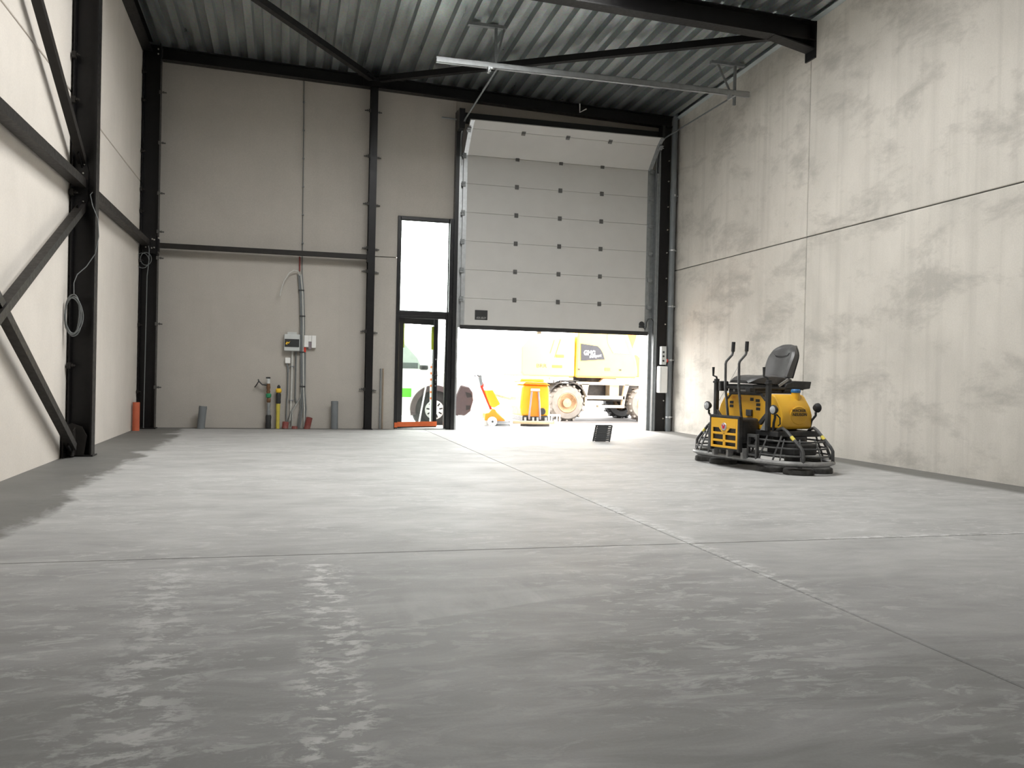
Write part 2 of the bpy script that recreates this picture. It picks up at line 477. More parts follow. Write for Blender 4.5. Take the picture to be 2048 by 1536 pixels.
# machines
pm('machine_yellow', (0.80, 0.42, 0.018), 0.38, var=0.08, scale=5, coat=0.15, dirt=((0.55, 0.36, 0.12), 0.3))
pm('tank_yellow', (0.80, 0.44, 0.03), 0.42, var=0.06, scale=5)
pm('machine_black', (0.022, 0.022, 0.023), 0.45, var=0.3, scale=12, dirt=((0.12, 0.115, 0.11), 0.35))
pm('guard_grey', (0.075, 0.076, 0.076), 0.5, 0.3, var=0.3, scale=12, dirt=((0.22, 0.215, 0.21), 0.5))
pm('bumper_grey', (0.30, 0.30, 0.295), 0.5, 0.3, var=0.3, scale=14, dirt=((0.5, 0.49, 0.48), 0.5))
pm('seat_vinyl', (0.085, 0.083, 0.082), 0.38, var=0.12, scale=10, bmp=0.1)
pm('seat_shell', (0.018, 0.018, 0.018), 0.45, var=0.15, scale=10)
pm('lamp_lens', (0.42, 0.43, 0.44), 0.2, var=0.1, scale=20)
pm('blue_cap', (0.03, 0.16, 0.40), 0.45, var=0.1, scale=25)
pm('badge_silver', (0.55, 0.54, 0.56), 0.3, 0.3, var=0.08, scale=25)
pm('badge_red', (0.62, 0.02, 0.06), 0.4, var=0.03, scale=25)
pm('dusty_pad', (0.055, 0.053, 0.05), 0.75, var=0.3, scale=14, dirt=((0.2, 0.195, 0.185), 0.45))
pm('tape_yellow', (0.75, 0.62, 0.10), 0.5, var=0.1, scale=25)
pm('excavator_yellow', (0.86, 0.50, 0.06), 0.45, var=0.06, scale=2, coat=0.1)
pm('excavator_sunlit', (0.87, 0.62, 0.12), 0.45, var=0.06, scale=2, coat=0.1)  # bleached copy of the yellow: strong sunlight put into the rear body's colour
pm('excavator_orange', (0.75, 0.23, 0.015), 0.45, var=0.06, scale=3)
pm('excavator_window', (0.021, 0.020, 0.024), 0.3, var=0.05, scale=4, spec=0.25)
pm('chassis_beige', (0.44, 0.36, 0.25), 0.7, var=0.2, scale=5, dirt=((0.55, 0.47, 0.36), 0.6))
pm('chassis_dark', (0.035, 0.03, 0.027), 0.7, var=0.3, scale=6, dirt=((0.12, 0.10, 0.08), 0.5))
pm('tyre_dusty', (0.17, 0.15, 0.13), 0.85, var=0.25, scale=7, bmp=0.3)
pm('tyre_black', (0.022, 0.022, 0.023), 0.75, var=0.25, scale=9)
pm('rim_tan', (0.36, 0.23, 0.13), 0.6, var=0.3, scale=9, dirt=((0.12, 0.06, 0.03), 0.7))
pm('scrubber_orange', (0.85, 0.24, 0.012), 0.42, var=0.05, scale=5)
pm('scrubber_amber', (0.87, 0.36, 0.015), 0.42, var=0.05, scale=5)
pm('squeegee', (0.42, 0.33, 0.21), 0.6, var=0.12, scale=8)
pm('hose_grey', (0.27, 0.23, 0.25), 0.5, var=0.1, scale=20)
pm('van_white', (0.82, 0.82, 0.81), 0.3, var=0.02, scale=2, coat=0.3)
pm('van_lime', (0.10, 0.50, 0.03), 0.35, var=0.03, scale=3)
pm('lime_film', (0.42, 0.52, 0.05), 0.4, var=0.03, scale=5)
pm('van_plastic', (0.075, 0.055, 0.058), 0.55, var=0.15, scale=7)
pm('hubcap', (0.60, 0.60, 0.61), 0.4, 0.0, var=0.08, scale=9)
glass('van_glass', (0.72, 0.78, 0.76), 0.10)
pm('yard_concrete', (0.56, 0.54, 0.51), 0.85, var=0.12, scale=0.7, bmp=0.1)
pm('asphalt', (0.065, 0.058, 0.055), 0.9, var=0.2, scale=1.5, bmp=0.3)
pm('joint_dark', (0.10, 0.098, 0.09), 0.9, var=0.15, scale=20)
pm('render_white', (0.80, 0.80, 0.78), 0.8, var=0.03, scale=2)
pm('roof_insulation', (0.4, 0.4, 0.38), 0.9, var=0.1, scale=2)
pm('galv_trim', (0.50, 0.56, 0.57), 0.4, 0.15, var=0.15, scale=6)

# ================================================================== the setting
XL, XR, YB, YN = -2.408, 7.39, 16.0, -4.6
# ---- floor: sub-base with four slabs between the saw cuts
fl = MB().box(XL - 0.2, XR + 0.2, YN - 0.2, YB + 0.36, -0.30, -0.022).build('floor', M['joint_dark'])
tag(fl, 'grey power-trowelled concrete floor with saw cuts', 'floor', kind='structure')
G = 0.0045
JX, JY = 2.47, 5.0
for (x0, x1) in ((XL - 0.05, JX - G), (JX + G, XR + 0.05)):
    for (y0, y1) in ((YN, JY - G), (JY + G, YB + 0.36)):
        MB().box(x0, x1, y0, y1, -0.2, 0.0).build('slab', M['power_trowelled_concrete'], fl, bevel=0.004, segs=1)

# ---- concrete sandwich walls: panels proud of a recessed joint
def wall_long(name, label, xa, xb, xin, mt, ys, zj, bx):
    wl = MB().box(bx[0], bx[1], YN - 0.2, YB + 0.36, -0.2, 7.1).build(name, M['joint_dark'])
    tag(wl, label, 'wall', kind='structure')
    g = 0.007
    for i in range(len(ys) - 1):
        for (z0, z1) in ((-0.1, zj - g), (zj + g, 7.1)):
            MB().box(xa, xb, ys[i] + g, ys[i + 1] - g, z0, z1).build('concrete_panel', mt, wl, bevel=0.012, segs=2)
    return wl
wall_long('wall_left', 'pale smooth concrete panel wall behind the black braces', XL - 0.1, XL, XL, M['concrete_left'], [YN, 0.55, 5.7, 10.87, YB], 4.125, (XL - 0.3, XL - 0.022))
wall_long('wall_right', 'stained grey concrete panel wall behind the ride-on trowel', XR, XR + 0.1, XR, M['concrete_right'], [YN, 1.2, 6.3, 11.37, YB + 0.3], 3.167, (XR + 0.018, XR + 0.3))
# back wall with the entrance and the lorry door openings
wb = empty('wall_back', (0, YB, 0), label='grey concrete end wall around the two doors', cat='wall', kind='structure')
ZJ = 3.14
OX0, OX1, OZ = 3.06, 6.915, 4.98      # lorry door opening
EX0, EX1, EZ = 1.93, 2.975, 3.905     # entrance opening
g = 0.006
for poly in ([(XL - 0.1, -0.1), (1.46 - g, -0.1), (1.46 - g, ZJ - g), (XL - 0.1, ZJ - g)],
             [(XL - 0.1, ZJ + g), (1.46 - g, ZJ + g), (1.46 - g, 7.1), (XL - 0.1, 7.1)],
             [(1.46 + g, -0.1), (EX0, -0.1), (EX0, ZJ - g), (1.46 + g, ZJ - g)],
             [(1.46 + g, ZJ + g), (EX0, ZJ + g), (EX0, EZ), (EX1, EZ), (EX1, 7.1), (1.46 + g, 7.1)],
             [(EX1 + g, OZ), (OX1, OZ), (OX1, -0.1), (XR + 0.1, -0.1), (XR + 0.1, 7.1), (EX1 + g, 7.1)]):
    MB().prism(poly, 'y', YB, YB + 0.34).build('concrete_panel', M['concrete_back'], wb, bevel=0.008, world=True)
MB().box(EX1, OX0, YB + 0.02, YB + 0.34, -0.1, OZ).build('pier', M['frame_black'], wb, world=True)
MB().box(OX1 - 0.015, OX1 + 0.002, YB + 0.02, YB + 0.37, 0, OZ - 0.002).build('reveal', M['render_white'], wb, world=True)
MB().box(XL - 0.1, EX0, YB + 0.1, YB + 0.3, -0.1, 7.0).build('backing', M['joint_dark'], wb, world=True)
# the wall behind the viewer
wn = MB().box(XL - 0.3, XR + 0.3, YN - 0.3, YN - 0.02, -0.2, 7.2).build('wall_front', M['joint_dark'])
tag(wn, 'concrete end wall behind the viewer', 'wall', kind='structure')
for (x0, x1) in ((XL, 2.484), (2.498, XR)):
    for (z0, z1) in ((-0.1, 3.16), (3.174, 7.1)):
        MB().box(x0, x1, YN - 0.12, YN, z0, z1).build('concrete_panel', M['concrete_back'], wn, bevel=0.012)

# ---- trapezoidal steel deck, one sheet = three ribs, with roof light openings
PITCH = 0.28
def deck_sheet(x0, y0, y1, ribs=3):
    prof = []
    for k in range(ribs):
        a = x0 + k * PITCH
        prof += [(a, 0.0), (a + 0.115, 0.0), (a + 0.14, 0.095), (a + 0.255, 0.095)]
    prof.append((x0 + ribs * PITCH, 0.0))
    prof = [(min(x, XR + 0.06), z) for (x, z) in prof]
    ys = [y0, y1]
    vs = [(x, y, deck_z(x, y) + z) for y in ys for (x, z) in prof]
    n = len(prof)
    return MB().add(vs, [(i, i + 1, n + i + 1, n + i) for i in range(n - 1)])
ce = empty('ceiling', (2.5, 6.0, 6.6), label='corrugated galvanised steel roof deck', cat='ceiling', kind='structure')
XS0 = -2.408
for i in range(12):
    x0 = XS0 + i * 3 * PITCH
    segs = [(YN - 0.1, YB + 0.2)]
    for (a, b, c, d) in ROOF_LIGHTS:
        if x0 + 0.02 < b and x0 + 3 * PITCH - 0.02 > a:
            segs = [s for q in segs for s in ((q[0], min(q[1], c)), (max(q[0], d), q[1])) if s[1] - s[0] > 0.05]
    for (s0, s1) in segs:
        deck_sheet(x0, s0, s1).build('deck_sheet', M['galvanised_deck'], ce, world=True, fix=False)
# insulation above the deck
m = MB()
(a, b, c, d) = ROOF_LIGHTS[0]
for (x0, x1, y0, y1) in ((XL - 0.3, a - 0.06, YN - 0.3, YB + 0.4), (b + 0.06, XR + 0.3, YN - 0.3, YB + 0.4), (a - 0.06, b + 0.06, YN - 0.3, c - 0.06), (a - 0.06, b + 0.06, d + 0.06, YB + 0.4)):
    ps = [(x0, y0), (x1, y0), (x1, y1), (x0, y1)]
    m.add([(x, y, deck_z(x, y) + 0.10) for (x, y) in ps] + [(x, y, deck_z(x, y) + 0.28) for (x, y) in ps],
          [(0, 3, 2, 1), (4, 5, 6, 7), (0, 1, 5, 4), (1, 2, 6, 5), (2, 3, 7, 6), (3, 0, 4, 7)])
m.build('insulation', M['roof_insulation'], ce, world=True)
for i, (a, b, c, d) in enumerate(ROOF_LIGHTS):
    zc = deck_z((a + b) / 2, (c + d) / 2)
    rl = empty('window_%d' % (i + 2), ((a + b) / 2, (c + d) / 2, zc), label='acrylic roof light in the steel deck overhead', cat='roof light', kind='structure')
    m = MB()
    m.box(a - 0.05, a, c - 0.05, d + 0.05, zc - 0.12, zc + 0.45).box(b, b + 0.05, c - 0.05, d + 0.05, zc - 0.12, zc + 0.45)
    m.box(a, b, c - 0.05, c, zc - 0.12, zc + 0.45).box(a, b, d, d + 0.05, zc - 0.12, zc + 0.45)
    m.build('curb', M['render_white'], rl, world=True)
    nx, ny = 10, 8
    vs = []; fs = []
    for j in range(ny + 1):
        for k in range(nx + 1):
            u_, v_ = k / nx, j / ny
            vs.append((a + (b - a) * u_, c + (d - c) * v_, zc + 0.46 + 0.3 * math.sin(PI * u_) ** 0.6 * math.sin(PI * v_) ** 0.6))
    for j in range(ny):
        for k in range(nx):
            q = j * (nx + 1) + k
            fs.append((q, q + 1, q + nx + 2, q + nx + 1))
    MB().add(vs, fs).build('dome', M['dome_acrylic'], rl, world=True, smooth=True)

# ---- trims of the roof edge
m = MB()
vs = []
for y in (YN, YB):
    z = deck_z(XR, y)
    vs += [(XR - 0.10, y, z - 0.012), (XR - 0.004, y, z - 0.012), (XR - 0.004, y, z + 0.06), (XR - 0.10, y, z - 0.002)]
m.add(vs, [(0, 1, 5, 4), (1, 2, 6, 5), (2, 3, 7, 6), (3, 0, 4, 7), (0, 3, 2, 1), (4, 5, 6, 7)])
tag(m.build('trim_1', M['galv_trim']), 'blue-grey steel flashing where the deck meets the right wall', 'trim', kind='structure')

# ================================================================== steel frame
bolt_me = None
def make_bolt():
    m = MB().cyl((0, 0, 0), (0, -0.012, 0), 0.014, 6).cyl((0, -0.012, 0), (0, -0.03, 0), 0.008, 8)
    return m.mesh('bolt', M['bolt_zinc'])
bolt_me = make_bolt()
def make_clamp(sgn):
    """cast channel clip with a bolt that ties the wall panel to the column flange"""
    m = MB().box(-0.015, 0.03, -0.03, 0.0, -0.028, 0.028).cyl((0.03, -0.015, 0), (0.10, -0.015, -0.004), 0.011, 8).cyl((0.045, -0.015, 0), (0.062, -0.015, 0), 0.02, 6)
    if sgn < 0: m.v = [Vector((-p.x, p.y, p.z)) for p in m.v]
    return m.mesh('panel_clamp', M['clamp_steel'])
clamp_r, clamp_l = make_clamp(1), make_clamp(-1)
def make_hook():
    m = MB().box(-0.03, 0.01, -0.05, 0.0, -0.035, 0.035).cyl((0.01, -0.03, 0.0), (0.055, -0.03, 0.0), 0.012, 8).cyl((0.02, -0.03, 0), (0.034, -0.03, 0), 0.021, 6)
    return m.mesh('panel_hook', M['brown_black_steel'])
hook_me = make_hook()

def column(label, x0, x1, yc, b, z1, base=True):
    """I-section, depth along x, flanges b wide along y"""
    o = empty('steel_column', ((x0 + x1) / 2, yc, 0), label=label, cat='column')
    xc = (x0 + x1) / 2
    m = MB().ibeam((xc, yc, 0.0), (xc, yc, z1), x1 - x0, b, 0.012, 0.016, (1, 0, 0))
    m.build('shaft', M['black_steel'], o, world=True)
    if base:
        MB().box(x0 - 0.004, x1 + 0.02, yc - b / 2 - 0.03, yc + b / 2 + 0.03, 0.0, 0.018).build('base_plate', M['black_steel'], o, world=True)
    return o
# near column by the left wall
cn = column('black steel column carrying the cable coil and cross braces', XL + 0.022, -2.128, 10.87, 0.18, deck_z(-2.25, 10.87) - 0.002)
for (z, x) in ((5.66, -2.36), (4.52, -2.36), (4.02, -2.36), (2.98, -2.36), (1.03, -2.36)):
    inst('panel_hook', hook_me, cn, (x, 10.775, z))
for (x, z) in ((-2.30, 3.36), (-2.265, 3.32), (-2.275, 3.22), (-2.27, 2.90), (-2.285, 2.86)):
    inst('bolt', bolt_me, cn, (x, 10.862, z))
MB().prism([(-2.38, 3.46), (-2.25, 3.40), (-2.22, 3.24), (-2.22, 2.92), (-2.26, 2.78), (-2.38, 2.72)], 'y', 10.845, 10.858).build('gusset', M['black_steel'], cn, world=True)
# foot bracket of the lower brace
MB().prism([(-2.38, 0.02), (-2.20, 0.02), (-2.17, 0.24), (-2.22, 0.34), (-2.33, 0.38), (-2.38, 0.36)], 'y', 10.74, 10.758).prism([(10.60, 0.02), (10.76, 0.02), (10.76, 0.34), (10.66, 0.30)], 'x', -2.30, -2.285).box(-2.39, -2.37, 10.56, 10.78, 0.0, 0.30).build('foot_bracket', M['brown_black_steel'], cn, world=True)
# corner column
cc = empty('steel_column', (-2.255, 15.70, 0), label='black steel column in the far left corner', cat='column')
zt = deck_z(-2.25, 15.7) - 0.01
m = MB()
m.bar((-2.385, 15.70, 0), (-2.385, 15.70, zt), 0.2, 0.014, (1, 0, 0)).bar((-2.255, 15.70, 0), (-2.255, 15.70, zt), 0.012, 0.25, (1, 0, 0))
for (z0, z1) in ((0, 2.955), (3.235, zt)):
    m.bar((-2.128, 15.70, z0), (-2.128, 15.70, z1), 0.2, 0.014, (1, 0, 0))
m.build('shaft', M['black_steel'], cc, world=True)
MB().box(-2.40, -2.10, 15.57, 15.83, 0, 0.018).build('base_plate', M['black_steel'], cc, world=True)
for z in (5.92, 5.46, 4.62, 3.98, 3.62, 2.80, 1.73, 0.62):
    inst('panel_hook', hook_me, cc, (-2.375, 15.60, z), scale=(0.8, 1, 0.8))
for z in (5.62, 4.78, 3.94, 3.30, 2.86, 1.76, 0.70):
    inst('panel_clamp', clamp_r, cc, (-2.12, 15.61, z))
for (x, z) in ((-2.30, 3.17), (-2.20, 3.17), (-2.17, 3.16), (-2.30, 3.03), (-2.17, 3.03), (-2.21, 3.02), (-2.34, 6.30), (-2.16, 6.33), (-2.16, 6.25)):
    inst('bolt', bolt_me, cc, (x, 15.60, z))
MB().box(-2.36, -2.15, 15.605, 15.615, 2.93, 3.26).build('splice_plate', M['black_steel'], cc, world=True)
# post in the middle of the end wall
cm = empty('steel_column', (1.44, 15.86, 0), label='slim black steel post beside the entrance on the end wall', cat='column')
m = MB().ibeam((1.44, 15.86, 0), (1.44, 15.86, 6.32), 0.24, 0.124, 0.010, 0.014, (0, 1, 0))
m.build('shaft', M['black_steel'], cm, world=True)
MB().box(1.36, 1.52, 15.73, 15.99, 0, 0.015).build('base_plate', M['black_steel'], cm, world=True)
for z in (5.74, 4.92, 4.06, 3.26, 2.84, 1.75, 0.70):
    inst('panel_clamp', clamp_r, cm, (1.495, 15.975, z)); inst('panel_clamp', clamp_l, cm, (1.385, 15.975, z + 0.02))
for (x, z) in ((1.30, 6.27), (1.34, 6.265), (1.54, 6.24), (1.58, 6.245)):
    inst('bolt', bolt_me, cm, (x, 15.735, z))
# post right of the lorry door
cr = empty('steel_column', (7.125, 15.9, 0), label='black steel post between the lorry door and the grey downpipe', cat='column')
MB().ibeam((7.125, 15.9, 0), (7.125, 15.9, 6.12), 0.16, 0.19, 0.01, 0.014, (0, 1, 0)).build('shaft', M['black_steel'], cr, world=True)
MB().box(7.02, 7.23, 15.80, 15.995, 0, 0.015).build('base_plate', M['black_steel'], cr, world=True)
for i, z in enumerate((0.25, 0.60, 2.10, 2.55, 3.0, 3.5, 3.95, 4.4, 4.9, 5.3)):
    inst('bolt', bolt_me, cr, (7.185, 15.815, z))

def beam_sloped(name, label, pts, h, b, cat='beam'):
    o = empty(name, tuple(pts[0]), label=label, cat=cat)
    MB().ibeam(pts[0], pts[1], h, b, 0.010, 0.016, (0, 0, 1)).build('profile', M['black_steel'], o, world=True)
    return o
# eaves beam over the end wall
def eb(x): return (x, 15.82, 6.372 - 0.03 * x - 0.108)
be = beam_sloped('steel_beam', 'black steel beam along the top of the end wall', [eb(-2.12), eb(7.22)], 0.21, 0.16)
MB().box(1.24, 1.64, 15.735, 15.745, 6.13, 6.33).build('splice_plate', M['black_steel'], be, world=True)
# beam along the top of the left wall
o = empty('steel_beam', (-2.32, 13.3, 6.4), label='black steel beam along the top of the left wall', cat='beam')
def lb(y, dz): return (-2.325, y, deck_z(-2.3, y) + dz)
MB().ibeam(lb(11.49, -0.085), lb(15.58, -0.085), 0.17, 0.16, 0.01, 0.014, (0, 0, 1)).build('profile', M['black_steel'], o, world=True)
# rafter with haunch
ra = empty('steel_rafter', (2.5, 11.36, 6.3), label='deep black steel rafter crossing under the roof deck', cat='rafter')
def rf(x, dz): return (x, 11.36, 6.521 - 0.03 * x + dz)
MB().ibeam(rf(XL + 0.03, -0.147), rf(7.37, -0.147), 0.29, 0.22, 0.012, 0.018, (0, 0, 1)).build('profile', M['black_steel'], ra, world=True)
m = MB().prism([(6.72, 6.045), (7.365, 6.02), (7.365, 5.90)], 'y', 11.354, 11.366)
m.bar((6.72, 11.36, 6.03), (7.365, 11.36, 5.895), 0.22, 0.018)
m.build('haunch', M['black_steel'], ra, world=True)
MB().box(7.362, 7.389, 11.24, 11.49, 5.76, 6.31).build('end_plate', M['black_steel'], ra, world=True)
# roof braces
for (lab, a, b) in (('black roof brace running right from the post to the rafter haunch', (1.52, 15.62, 6.235), (6.80, 11.45, 6.075)),
                    ('black roof brace running left from the post to the rafter', (1.36, 15.62, 6.235), (-1.55, 11.45, 6.33))):
    o = empty('roof_brace', a, label=lab, cat='brace', group='roof braces')
    MB().bar(a, b, 0.10, 0.10).build('tube', M['black_steel'], o, world=True)
    d = (Vector(b) - Vector(a)).normalized()
    for (p_, q_) in ((Vector(a) - d * 0.16, Vector(a) + d * 0.25), (Vector(b) - d * 0.25, Vector(b) + d * 0.1)):
        MB().bar(p_, q_, 0.16, 0.012).build('gusset', M['black_steel'], o, world=True)
# girts
o = empty('wall_girt', (-2.12, 15.81, 3.095), label='black square tube girt across the end wall', cat='girt')
MB().box(-2.135, 1.385, 15.765, 15.855, 3.055, 3.137).build('tube', M['brown_black_steel'], o, world=True)
MB().box(-2.15, -2.12, 15.74, 15.88, 2.99, 3.20).build('end_plate', M['black_steel'], o, world=True)
MB().box(1.360, 1.376, 15.74, 15.88, 3.0, 3.19).build('end_plate', M['black_steel'], o, world=True)
for (lab, y0, y1) in (('dark girt on the left wall from the near column to the corner', 10.89, 15.60), ('dark girt on the left wall running from the near column out of view', 5.75, 10.85)):
    o = empty('wall_girt', (-2.30, y0, 3.105), label=lab, cat='girt', group='girts on the left wall')
    MB().box(-2.365, -2.24, y0, y1, 3.055, 3.155).build('tube', M['brown_black_steel'], o, world=True)
    m = MB()
    for y in (y0, y1): MB().box(-2.37, -2.22, y - 0.008, y + 0.008, 2.98, 3.23).build('end_plate', M['black_steel'], o, world=True)
# wall braces (crosses between the columns)
for (lab, a, b) in (('dark wall brace rising from the foot of the near column', (-2.30, 10.66, 0.12), (-2.30, 5.72, 2.72)),
                    ('dark wall brace falling from girt height on the near column', (-2.285, 10.86, 2.84), (-2.285, 5.72, 0.36)),
                    ('dark wall brace rising steeply above the girt on the near column', (-2.29, 10.85, 3.36), (-2.29, 5.72, 6.15))):
    o = empty('wall_brace', a, label=lab, cat='brace', group='wall braces')
    MB().bar(a, b, 0.085, 0.085).build('tube', M['brown_black_steel'], o, world=True)
    d = (Vector(b) - Vector(a)).normalized()
    MB().bar(Vector(a) - d * 0.1, Vector(a) + d * 0.2, 0.012, 0.15).build('fork_plate', M['black_steel'], o, world=True)

# ================================================================== lorry door (sectional, half open)
sd = empty('door_2', (5.0, 15.93, 0), label='light grey sectional lorry door standing half open', cat='door', kind='structure')
DX0, DX1 = 3.115, 6.875
hinge_me = MB().box(-0.036, 0.036, -0.016, 0.0, -0.04, 0.04).box(-0.03, 0.03, -0.026, -0.016, -0.012, 0.012).mesh('hinge', M['door_hinge'])
roll_me = MB().box(-0.05, 0.02, -0.03, 0.0, -0.045, 0.045).cyl((-0.07, -0.03, 0), (0.0, -0.03, 0), 0.012, 8).mesh('roller_bracket', M['zinc_dull'])
rows = [1.948, 2.452, 2.983, 3.514, 4.046, 4.579, 5.105]
HX = [4.145, 5.005, 5.845]
def sect(y0, z0, y1, z1, cap=M['zinc_dull'], hinges=True):
    """one door leaf section between two joint lines (inner face), 40 mm thick"""
    p0, p1 = Vector((0, y0, z0)), Vector((0, y1, z1))
    t = (p1 - p0).normalized(); nrm = Vector((0, t.z, -t.y)) * 0.04
    e = 0.0018
    a, b = p0 + t * e, p1 - t * e
    a2, b2, h1 = p0 - t * 0.012, p1 - t * 0.016, nrm * 0.45     # tongue and groove closes the joint
    q = [(a.y, a.z), (a.y + h1.y, a.z + h1.z), (a2.y + h1.y, a2.z + h1.z), (a2.y + nrm.y, a2.z + nrm.z), (b2.y + nrm.y, b2.z + nrm.z), (b2.y + h1.y, b2.z + h1.z), (b.y + h1.y, b.z + h1.z), (b.y, b.z)]
    s = MB().prism(q, 'x', DX0, DX1).build('section', M['door_panel'], sd, bevel=0.004, world=True)
    off = Vector((0, -0.004 * t.z, 0.004 * t.y))
    qq = [(p.y + off.y * k, p.z + off.z * k) for (p, k) in ((a, 0.2), (b, 0.2), (b, 2.0), (a, 2.0))]
    MB().prism(qq, 'x', DX0, DX0 + 0.075).build('end_cap', M['zinc'], s, world=True)
    MB().prism(qq, 'x', DX1 - 0.075, DX1).build('end_cap', M['zinc_dull'], s, world=True)
    ang = math.atan2(-t.y, t.z)
    if hinges:
        for x in HX: inst('hinge', hinge_me, s, (x, y1, z1), (ang, 0, 0))
        for x, sg in ((DX0 + 0.02, 1), (DX1 - 0.02, -1)):
            inst('roller_bracket', roll_me, s, (x, y1 - 0.01, z1 - 0.02), (ang, 0, 0), scale=(sg, 1, 1))
    return s
YD = 15.93
secs = []
for i in range(6):
    secs.append(sect(YD, rows[i], YD, rows[i + 1]))
top1 = sect(YD, rows[6], 15.53, 5.49)
top2 = sect(15.53, 5.49, 15.36, 5.60, hinges=False)
MB().box(DX0, DX1, 15.925, 15.975, 1.875, 1.946).build('bottom_seal', M['rubber'], sd, world=True)
# maker's plate and safety sensor on the lowest section
pl = MB().box(3.39, 3.632, YD - 0.008, YD - 0.0005, 2.055, 2.237).build('name_plate', M['dark_plastic'], secs[0], world=True, bevel=0.004)
text_mesh('lettering', 'ASSA ABLOY', 0.05, M['grey_mark'], pl if False else secs[0], (3.511, YD - 0.0095, 2.093), (PI / 2, 0, 0), shear=0.3, width=0.19, height=0.036, world=True)
MB().lathe([(0.0, -0.035), (0.045, -0.035), (0.055, -0.02), (0.055, 0.0)], (6.735, YD, 2.09), 'y', 16).box(6.68, 6.79, YD - 0.02, YD, 2.02, 2.06).build('sensor', M['dark_plastic'], secs[0], world=True)
MB().tube([(6.77, YD - 0.02, 2.03), (6.80, YD - 0.03, 1.985), (6.825, YD - 0.03, 2.04), (6.83, YD - 0.03, 2.13), (6.86, YD - 0.04, 2.20), (6.92, YD - 0.05, 2.21), (6.965, YD - 0.05, 2.15), (6.96, YD - 0.05, 1.95), (6.975, YD - 0.045, 1.62), (7.0, YD - 0.045, 1.60)], 0.009, 6).build('spiral_cable', M['dark_plastic'], sd, world=True, smooth=True)
# tracks
for (x0, x1, mt) in ((3.025, 3.105, 'zinc'), (6.885, 7.0, 'zinc_dull')):
    lft = x0 < 5
    s = 1 if lft else -1
    xa, xb = (x0, x1) if lft else (x1, x0)
    m = MB()
    m.box(min(xa, xa + s * 0.035), max(xa, xa + s * 0.035), 15.86, 15.995, 0.0, 5.05)
    xe = xb + s * 0.05
    xn = 3.075 if lft else 6.905
    m.box(min(xa + s * 0.035, xe), max(xa + s * 0.035, xe), 15.976, 15.996, 1.90, 5.14)
    m.box(min(xa + s * 0.035, xn), max(xa + s * 0.035, xn), 15.976, 15.996, 0.0, 1.90)
    m.build('track_angle', M['zinc' if lft else 'zinc_dull'], sd, world=True)
    xm = (x0 + x1) / 2 + (-0.01 if lft else 0.02)
    # bent track and the level run under the roof
    pts = [(xm, 15.90, 4.9)] + [(xm, 15.90 - 0.42 * (1 - math.cos(a)), 5.24 + 0.42 * math.sin(a)) for a in [PI / 2 * k / 8 for k in range(9)]]
    pts += [(xm + (-0.02 if lft else 0.1) * k / 4, 15.48 - 2.46 * k / 4, 5.66 + 0.06 * k / 4) for k in range(1, 5)]
    MB().tube(pts, 0.028, 6, flat=0.5).build('level_track', M['zinc_dull'], sd, world=True)
MB().box(2.955, 3.024, 15.84, 15.998, 0.0, 5.88).build('side_frame', M['frame_black'], sd, world=True)
MB().box(7.0, 7.03, 15.84, 15.998, 0.0, 5.88).build('side_frame', M['zinc_dull'], sd, world=True)
m = MB().box(2.96, 7.04, 15.87, 15.998, 5.70, 5.87).box(2.955, 3.06, 15.60, 15.9, 5.5, 5.86).box(6.99, 7.04, 15.7, 15.9, 5.55, 5.95)
m.build('shaft_housing', M['frame_black'], sd, world=True)
MB().cyl((2.68, 15.90, 5.745), (3.0, 15.90, 5.735), 0.016, 10).build('shaft_end', M['zinc_dull'], sd, world=True)

# control gear on the right post
o = empty('door_control_box', (7.13, 15.80, 1.5), label='narrow grey push-button control box on the black post', cat='control box')
MB().box(7.075, 7.18, 15.70, 15.80, 1.305, 1.665).build('housing', M['light_grey_plastic'], o, world=True, bevel=0.008)
for z in (1.55, 1.47, 1.38): MB().cyl((7.115, 15.70, z), (7.115, 15.69, z), 0.02, 12).build('button', M['dark_plastic'], o, world=True)
MB().cyl((7.18, 15.75, 1.385), (7.222, 15.75, 1.385), 0.03, 14, 0.036).build('mains_switch', M['red_plastic'], o, world=True)
MB().cyl((7.165, 15.75, 1.385), (7.19, 15.75, 1.385), 0.045, 14).build('switch_collar', M['white_plastic'], o, world=True)
o = empty('junction_box', (7.12, 15.80, 1.0), label='white rounded plastic box under the push-button box', cat='junction box')
MB().box(7.025, 7.20, 15.66, 15.805, 0.755, 1.275).build('housing', M['white_plastic'], o, world=True, bevel=0.02)
MB().box(7.05, 7.06, 15.655, 15.662, 0.78, 1.25).build('lid_seam', M['light_grey_plastic'], o, world=True)

